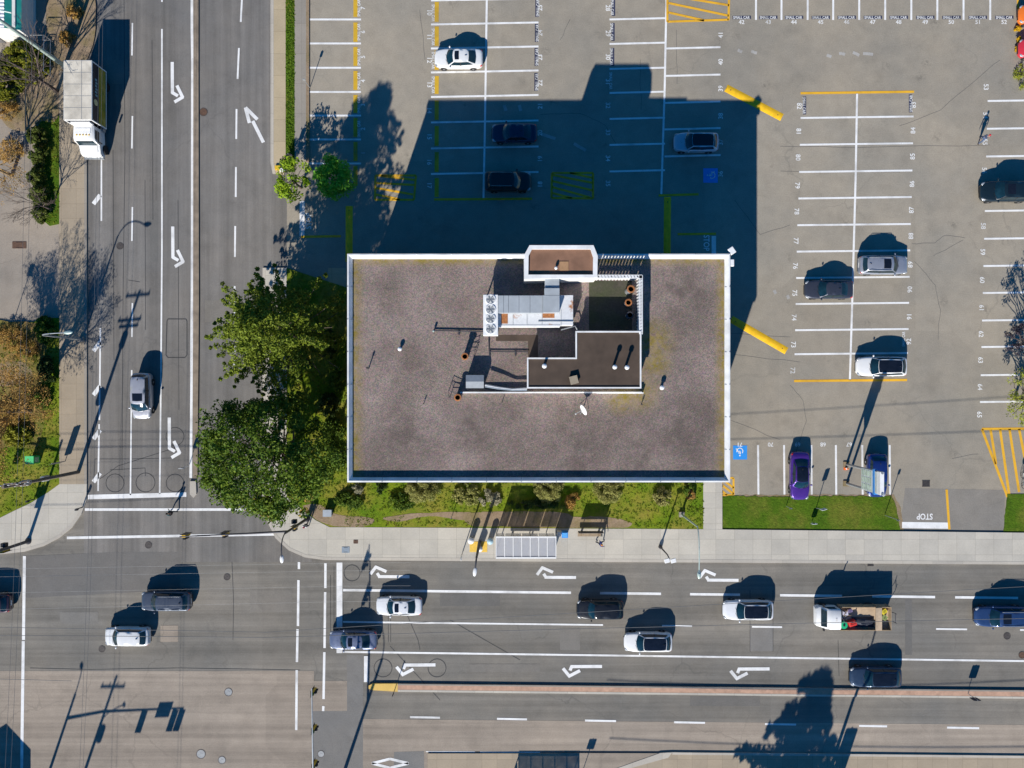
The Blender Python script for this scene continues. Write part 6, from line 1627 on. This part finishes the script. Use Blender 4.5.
# bicycle at the right edge
t = thing('bicycle', 'dark bicycle parked at the right edge above the grass', 'bicycle', (*g(1021, 480), .004), R(95))
for s in (-.52, .52):
    wl = MB().tube([(s + .33 * math.cos(2 * PI * k / 24), 0, .34 + .33 * math.sin(2 * PI * k / 24)) for k in range(25)], .022, 6).build('wheel', M['rubber'], t, smooth=True)
    mb = MB()
    for k in range(8): mb.tube([(s, 0, .34), (s + .32 * math.cos(PI * k / 4), 0, .34 + .32 * math.sin(PI * k / 4))], .004, 3)
    mb.build('spokes', M['steel'], wl)
mb = MB()
for p in ([(-.52, 0, .34), (-.12, 0, .32), (.36, 0, .85), (-.2, 0, .86), (-.52, 0, .34)], [(-.12, 0, .32), (-.24, 0, .95)], [(.52, 0, .34), (.34, 0, 1.0)]): mb.tube(p, .02, 6)
mb.build('frame', M['bluegrey'], t); MB().tube([(.4, -.3, 1.02), (.33, -.1, 1.05), (.33, .1, 1.05), (.4, .3, 1.02)], .016, 6).build('handlebar', M['black'], t); MB().ell((-.25, 0, .98), (.28, .16, .08)).build('saddle', M['black'], t, smooth=True)
MB().box((.62, 0, .8), (.32, .36, .26)).build('basket', M['whitepaint'], t); MB().box((-.55, 0, .8), (.4, .3, .22)).build('pannier', M['black'], t)
# overhead lines
M['cablegrey'] = simple('weathered_cable', (.13, .13, .13), .8)
def cable(label, pts, sag, r=.016, mat=None, group='overhead cables'):
    t = None; P_ = [Vector(p) for p in pts]; out = []
    for i in range(len(P_) - 1):
        for k in range(13):
            f = k / 12
            if i and k == 0: continue
            q = P_[i].lerp(P_[i + 1], f); q.z -= sag * 4 * f * (1 - f); out.append(q)
    o = MB().tube(out, r, 5).build('overhead_cable', mat or M['cablegrey']); tag(o, label, 'cable', group)
def W(px, py, z): return (*g(px, py), z)
cable('dark cable along the avenue casting the lower shadow line in the car park', [W(-600, 600, 9.6), W(300, 604, 9.4), W(1200, 582, 9.6), W(1900, 580, 9.6)], .4, .024)
cable('dark cable along the avenue casting the upper shadow line in the car park', [W(-600, 585, 9.8), W(300, 598, 9.8), W(1200, 545, 9.8), W(1900, 540, 9.8)], .35, .021)
cable('cable strung along the south side of the avenue, shadow in the turning lane', [W(560, 820, 8.2), W(1050, 812, 8.0), W(1900, 820, 8.2)], .5, .030)
cable('cable strung along the south edge, shadow near the kerb line', [W(560, 885, 8.6), W(1050, 885, 8.2), W(1900, 890, 8.4)], .3, .034)
wm_ = simple('bright_span_wire', (.32, .32, .32), .6, .1)
for k, (y0, y1, lb) in enumerate(((556, 551, 'pale span wire across the junction, topmost'), (563, 558, 'pale span wire across the junction, second from the top'), (579, 572, 'pale span wire across the junction, third from the top'), (596, 586, 'pale span wire across the junction, lowest'))):
    cable(lb, [W(-500, y0 + 6, 6.6), W(330, y1 - 4, 6.6), W(420, y1 - 5, 6.6)], .1, .007, wm_, 'span wires over the junction')
for k, (x0, x1, lb) in enumerate(((131, 146, 'dark cable running down the street into the junction, right one'), (128, 143, 'dark cable running down the street into the junction, second from the right'), (67, 84, 'dark cable beside the west pavement, right of two'), (62, 79, 'dark cable beside the west pavement, left of two'))):
    cable(lb, [W(x1 + 12, -300, 9), W(x1, 400, 8.6), W(x0, 850, 9), W(x0 - 12, 1400, 9)], .3, .013)
cable('dark drop cable curving from the left edge to the power pole line', [W(-300, 640, 8.8), W(125, 645, 8.6)], .5, .02)
# small building in the top left corner and its teal awning
x, y = g(-14, 4)
t = thing('corrugated_shed', 'low building with white corrugated roof and teal edge in the top left corner', 'building', (x, y, 0))
sx, sy = 10.4, 8.0
MB().box((0, 0, 1.5), (sx - .4, sy - .4, 3.0)).build('wall', M['offwhite'], t)
rows = []
nn_ = 92
for k in range(nn_ + 1):
    yy = -sy / 2 + sy * k / nn_; zz = 3.18 + (.06 if (k // 2) % 2 else 0)
    rows.append([(-sx / 2, yy, zz), (sx / 2 - 1.1, yy, zz)])
def corr():
    m, nt, b = newmat('white_corrugated_roof'); v = coords(nt)
    col = mixc(nt, noise(nt, v, .6, 6, .7, .48, .62), (.66, .66, .68), (.16, .19, .28)); nt.links.new(col, b.inputs['Base Color']); b.inputs['Roughness'].default_value = .5; return m
MB().grid(rows).build('roof', corr(), t)
MB().grid([[(sx / 2 - 1.1, -sy / 2, 3.2), (sx / 2 - 1.1, sy / 2, 3.2)], [(sx / 2 + .25, -sy / 2, 2.75), (sx / 2 + .25, sy / 2, 2.75)]]).build('awning', simple('teal_awning', (.02, .24, .21), .5, var=.25, scale=1), t)
MB().box((1.5, -sy / 2 + .15, 1.1), (1.0, .12, 2.1)).build('door', M['winframe'], t); MB().box((-2, -sy / 2 + .17, 1.6), (1.6, .08, 1.1)).build('window', M['winglass'], t)
t = thing('fence_frame', 'thin steel frame beside the pole in the top left corner', 'fence', (*g(52, 42), .1))
for px_, py_ in ((41, 43), (54.5, 43), (54, 78)): MB().tube([(*(Vector(g(px_, py_)) - Vector(g(52, 42))), 0), (*(Vector(g(px_, py_)) - Vector(g(52, 42))), 1.5)], .035, 6).build('post', M['steel'], t)
mb = MB()
for z in (.5, 1.5):
    q = [(*(Vector(g(*p_)) - Vector(g(52, 42))), z) for p_ in ((41, 43), (54.5, 43), (54, 78))]; mb.tube(q, .035, 6)
mb.build('rail', M['steel'], t)
# unseen gabled building, added beyond the lower left corner to shade the junction edge
t = thing('corner_shade_building', 'unseen low gabled building added beyond the lower left corner to cast shade', 'building', (*g(-20, 835), 0))
MB().prism([(-3, -3), (3, -3), (3, 3), (-3, 3)], 0, 3.2).build('wall', M['offwhite'], t)
MB().grid([[(-3.3, -3.3, 3.1), (-3.3, 3.3, 3.1)], [(0, -3.3, 4.6), (0, 3.3, 4.6)], [(3.3, -3.3, 3.1), (3.3, 3.3, 3.1)]]).build('roof', M['brownroof'], t); MB().box((0, 3.02, 1.1), (1.0, .06, 2.1)).build('door', M['winframe'], t); MB().box((3.02, 0, 1.7), (.06, 1.6, 1.0)).build('window', M['winglass'], t)

# ------------------------------------------------------------------ people
def skin_mesh(name, V, E, RAD, mat, parent, sub=1):
    me = bpy.data.meshes.new(name); me.from_pydata([tuple(v) for v in V], E, [])
    o = bpy.data.objects.new(name, me); COL.objects.link(o)
    md = o.modifiers.new('skin', 'SKIN')
    if not me.skin_vertices: 
        bm = bmesh.new(); bm.from_mesh(me); bm.verts.layers.skin.verify(); bm.to_mesh(me); bm.free()
    for i, sv in enumerate(me.skin_vertices[0].data):
        sv.radius = (RAD[i], RAD[i]); sv.use_root = (i == 0)
    md.use_smooth_shade = True
    sb = o.modifiers.new('sub', 'SUBSURF'); sb.levels = sub; sb.render_levels = sub
    dg = bpy.context.evaluated_depsgraph_get(); nm_ = bpy.data.meshes.new_from_object(o.evaluated_get(dg))
    bpy.data.objects.remove(o); bpy.data.meshes.remove(me)
    nm_.name = name; nm_.materials.clear(); nm_.materials.append(mat)
    q = bpy.data.objects.new(name, nm_); COL.objects.link(q); q.parent = parent; return q
SKIN = simple('skin_tone', (.42, .24, .16), .55, var=.06)
def person(label, px, py, head, stride, h, top, legs, hair, z0=.12, extra=None):
    """walking figure; local +y is ahead"""
    t = thing('person', label, 'person', (*g(px, py), z0), R(head), 'people on foot')
    k = h / 1.75; s = stride
    J = {}
    J['pel'] = (0, 0, .95); J['wst'] = (0, .0, 1.08); J['chs'] = (0, .02, 1.30); J['nck'] = (0, .03, 1.46); J['hdb'] = (0, .05, 1.55); J['hdm'] = (0, .065, 1.645); J['hdt'] = (0, .05, 1.73)
    for sd, f in (('l', 1), ('r', -1)):
        x = -.09 if sd == 'l' else .09
        J['hip' + sd] = (x, 0, .90); J['kne' + sd] = (x, .20 * s * f + .05, .50); J['ank' + sd] = (x, .34 * s * f - (.06 if f < 0 else 0), .09 + (.05 * s if f < 0 else 0)); J['toe' + sd] = (x * 1.15, .34 * s * f + .15, .045)
        X = -.19 if sd == 'l' else .19
        J['sho' + sd] = (X, .02, 1.40); J['elb' + sd] = (X * 1.25, -.16 * s * f + .0, 1.13); J['wri' + sd] = (X * 1.3, -.26 * s * f + .12, .90); J['plm' + sd] = (X * 1.3, -.28 * s * f + .16, .83)
    J = {a: Vector(b) * k for a, b in J.items()}
    def mk(chain_rad, E, nm_, mat, par, sub=1):
        names = list(chain_rad); return skin_mesh(nm_, [J[n] for n in names], [(names.index(a), names.index(b)) for a, b in E], [chain_rad[n] * k for n in names], mat, par, sub)
    rad = dict(pel=.125, wst=.115, chs=.125, nck=.052, hdb=.07, hdm=.088, hdt=.062)
    E = [('pel', 'wst'), ('wst', 'chs'), ('chs', 'nck'), ('nck', 'hdb'), ('hdb', 'hdm'), ('hdm', 'hdt')]
    for sd in 'lr':
        rad.update({'hip' + sd: .085, 'kne' + sd: .055, 'ank' + sd: .038, 'toe' + sd: .032, 'sho' + sd: .052, 'elb' + sd: .036, 'wri' + sd: .027, 'plm' + sd: .034})
        E += [('pel', 'hip' + sd), ('hip' + sd, 'kne' + sd), ('kne' + sd, 'ank' + sd), ('ank' + sd, 'toe' + sd), ('chs', 'sho' + sd), ('sho' + sd, 'elb' + sd), ('elb' + sd, 'wri' + sd), ('wri' + sd, 'plm' + sd)]
    b = mk(rad, E, 'body', SKIN, t)
    # five separate fingers per hand, nose and ears, merged into the one body mesh
    bm = bmesh.new(); bm.from_mesh(b.data)
    ex = MB()
    for sd in 'lr':
        p = J['plm' + sd]; sgn = -1 if sd == 'l' else 1
        for j, L in enumerate((.070, .080, .075, .058)):
            o = p + Vector((0, (-.026 + .018 * j) * k, -.015 * k)); ex.tube([o, o + Vector((-.008 * sgn, .006, -L * .55)) * k, o + Vector((-.028 * sgn, .012, -L)) * k], [.009 * k, .008 * k, .006 * k], 6)
        ex.tube([p + Vector((0, .03, .02)) * k, p + Vector((-.012 * sgn, .055, -.01)) * k, p + Vector((-.02 * sgn, .06, -.04)) * k], [.010 * k, .009 * k, .007 * k], 6)
    hm = J['hdm']
    ex.ell(hm + Vector((0, .092, -.01)) * k, (.03 * k, .04 * k, .045 * k), 8, 6)
    for sgn in (-1, 1): ex.ell(hm + Vector((.088 * sgn, -.005, 0)) * k, (.02 * k, .04 * k, .06 * k), 8, 6)
    off = len(bm.verts); bv = [bm.verts.new(v) for v in ex.v]
    for f in ex.f: bm.faces.new([bv[i] for i in f])
    bm.to_mesh(b.data); bm.free()
    for sgn in (-1, 1): MB().ell(hm + Vector((.032 * sgn, .078, .012)) * k, (.026 * k, .018 * k, .016 * k), 8, 5).build('eye', M['black'], t)
    MB().ell(hm + Vector((0, .074, -.052)) * k, (.05 * k, .02 * k, .012 * k), 8, 5).build('mouth', simple('lips', (.34, .12, .10), .6), t)
    cl = dict(pel=.145, wst=.135, chs=.150, shol=.07, elbl=.052, wril=.038, shor=.07, elbr=.052, wrir=.038)
    mk(cl, [('pel', 'wst'), ('wst', 'chs'), ('chs', 'shol'), ('shol', 'elbl'), ('elbl', 'wril'), ('chs', 'shor'), ('shor', 'elbr'), ('elbr', 'wrir')], 'jacket', top, t)
    cl = dict(pel=.138, hipl=.10, knel=.07, ankl=.055, hipr=.10, kner=.07, ankr=.055)
    mk(cl, [('pel', 'hipl'), ('hipl', 'knel'), ('knel', 'ankl'), ('pel', 'hipr'), ('hipr', 'kner'), ('kner', 'ankr')], 'trousers', legs, t)
    for sd in 'lr':
        mk({'ank' + sd: .05, 'toe' + sd: .045}, [('ank' + sd, 'toe' + sd)], 'shoe', M['black'], t)
    MB().ell(J['hdm'] + Vector((0, -.022, .045)) * k, (.205 * k, .205 * k, .17 * k), 14, 10).build('hair' if hair[0] else 'cap', hair[1], t, smooth=True)
    if extra:
        MB().rbox((J['chs'] + Vector((0, -.2, -.08)) * k), (.30 * k, .17 * k, .42 * k), .05).build('backpack', extra, t)
    return t
cl_ = lambda n, c: simple(n, c, .85, var=.12)
dkh = cl_('dark_hair', (.02, .015, .012))
person('person with red cap walking between the right bays of the car park', 979, 140.5, 150, 1.0, 1.75, cl_('dark_blue_coat', (.03, .05, .10)), cl_('blue_jeans', (.06, .10, .19)), (False, cl_('red_cap', (.50, .03, .04))), .004)
person('person in dark teal clothes crossing the street on the crosswalk', 175, 511, 70, .9, 1.7, cl_('teal_coat', (.012, .07, .08)), cl_('dark_trousers', (.02, .024, .03)), (True, dkh), .004, cl_('dark_pack', (.03, .02, .02)))
person('person in blue jacket with orange hair walking on the pavement right of the bench', 599.3, 541, -100, 1.0, 1.75, cl_('blue_jacket', (.02, .05, .22)), cl_('grey_trousers', (.05, .05, .065)), (True, cl_('ginger_hair', (.60, .22, .03))))
person('person in pale top and maroon cap waiting beside the corner signal pole', 309, 523.5, 160, .3, 1.72, cl_('pale_shirt', (.62, .60, .64)), cl_('dark_jeans', (.03, .035, .06)), (False, cl_('maroon_cap', (.28, .02, .07))))
# ------------------------------------------------------------------ light, sky, camera
S = Vector((-.318 * math.cos(R(29.0)), -.948 * math.cos(R(29.0)), math.sin(R(29.0)))).normalized()
sun = bpy.data.lights.new('sun', 'SUN'); sun.energy = 5.0; sun.angle = R(.5); sun.color = (1.0, .955, .88)
so = bpy.data.objects.new('sun', sun); COL.objects.link(so)
so.rotation_euler = S.to_track_quat('Z', 'Y').to_euler(); so.location = S * 120
w = bpy.data.worlds.new('World'); scene.world = w; w.use_nodes = True
nt = w.node_tree
bg = [n for n in nt.nodes if n.type == 'BACKGROUND'][0]
sky = nt.nodes.new('ShaderNodeTexSky'); sky.sky_type = 'NISHITA'; sky.sun_disc = False
sky.sun_elevation = R(29.0); sky.sun_rotation = math.atan2(S.x, S.y); sky.ozone_density = 6.0; sky.air_density = 1.0; sky.dust_density = .2
hs = nt.nodes.new('ShaderNodeHueSaturation'); hs.inputs['Saturation'].default_value = 1.30
nt.links.new(sky.outputs['Color'], hs.inputs['Color']); nt.links.new(hs.outputs['Color'], bg.inputs['Color']); bg.inputs['Strength'].default_value = .076
cam = bpy.data.cameras.new('camera'); cam.sensor_width = 36; cam.lens = 36 * H / 102.4; cam.clip_end = 5000
co = bpy.data.objects.new('camera', cam); COL.objects.link(co); co.location = (0, 0, H); co.rotation_euler = (0, 0, 0)
scene.camera = co
vs = scene.view_settings; vs.view_transform = 'Standard'; vs.look = 'None'; vs.gamma = 1; vs.use_curve_mapping = False
vs.exposure = .45
scene.cycles.max_bounces = 5
scene.cycles.use_denoising = True
scene.cycles.transparent_max_bounces = 16
scene.cycles.caustics_reflective = False; scene.cycles.caustics_refractive = False
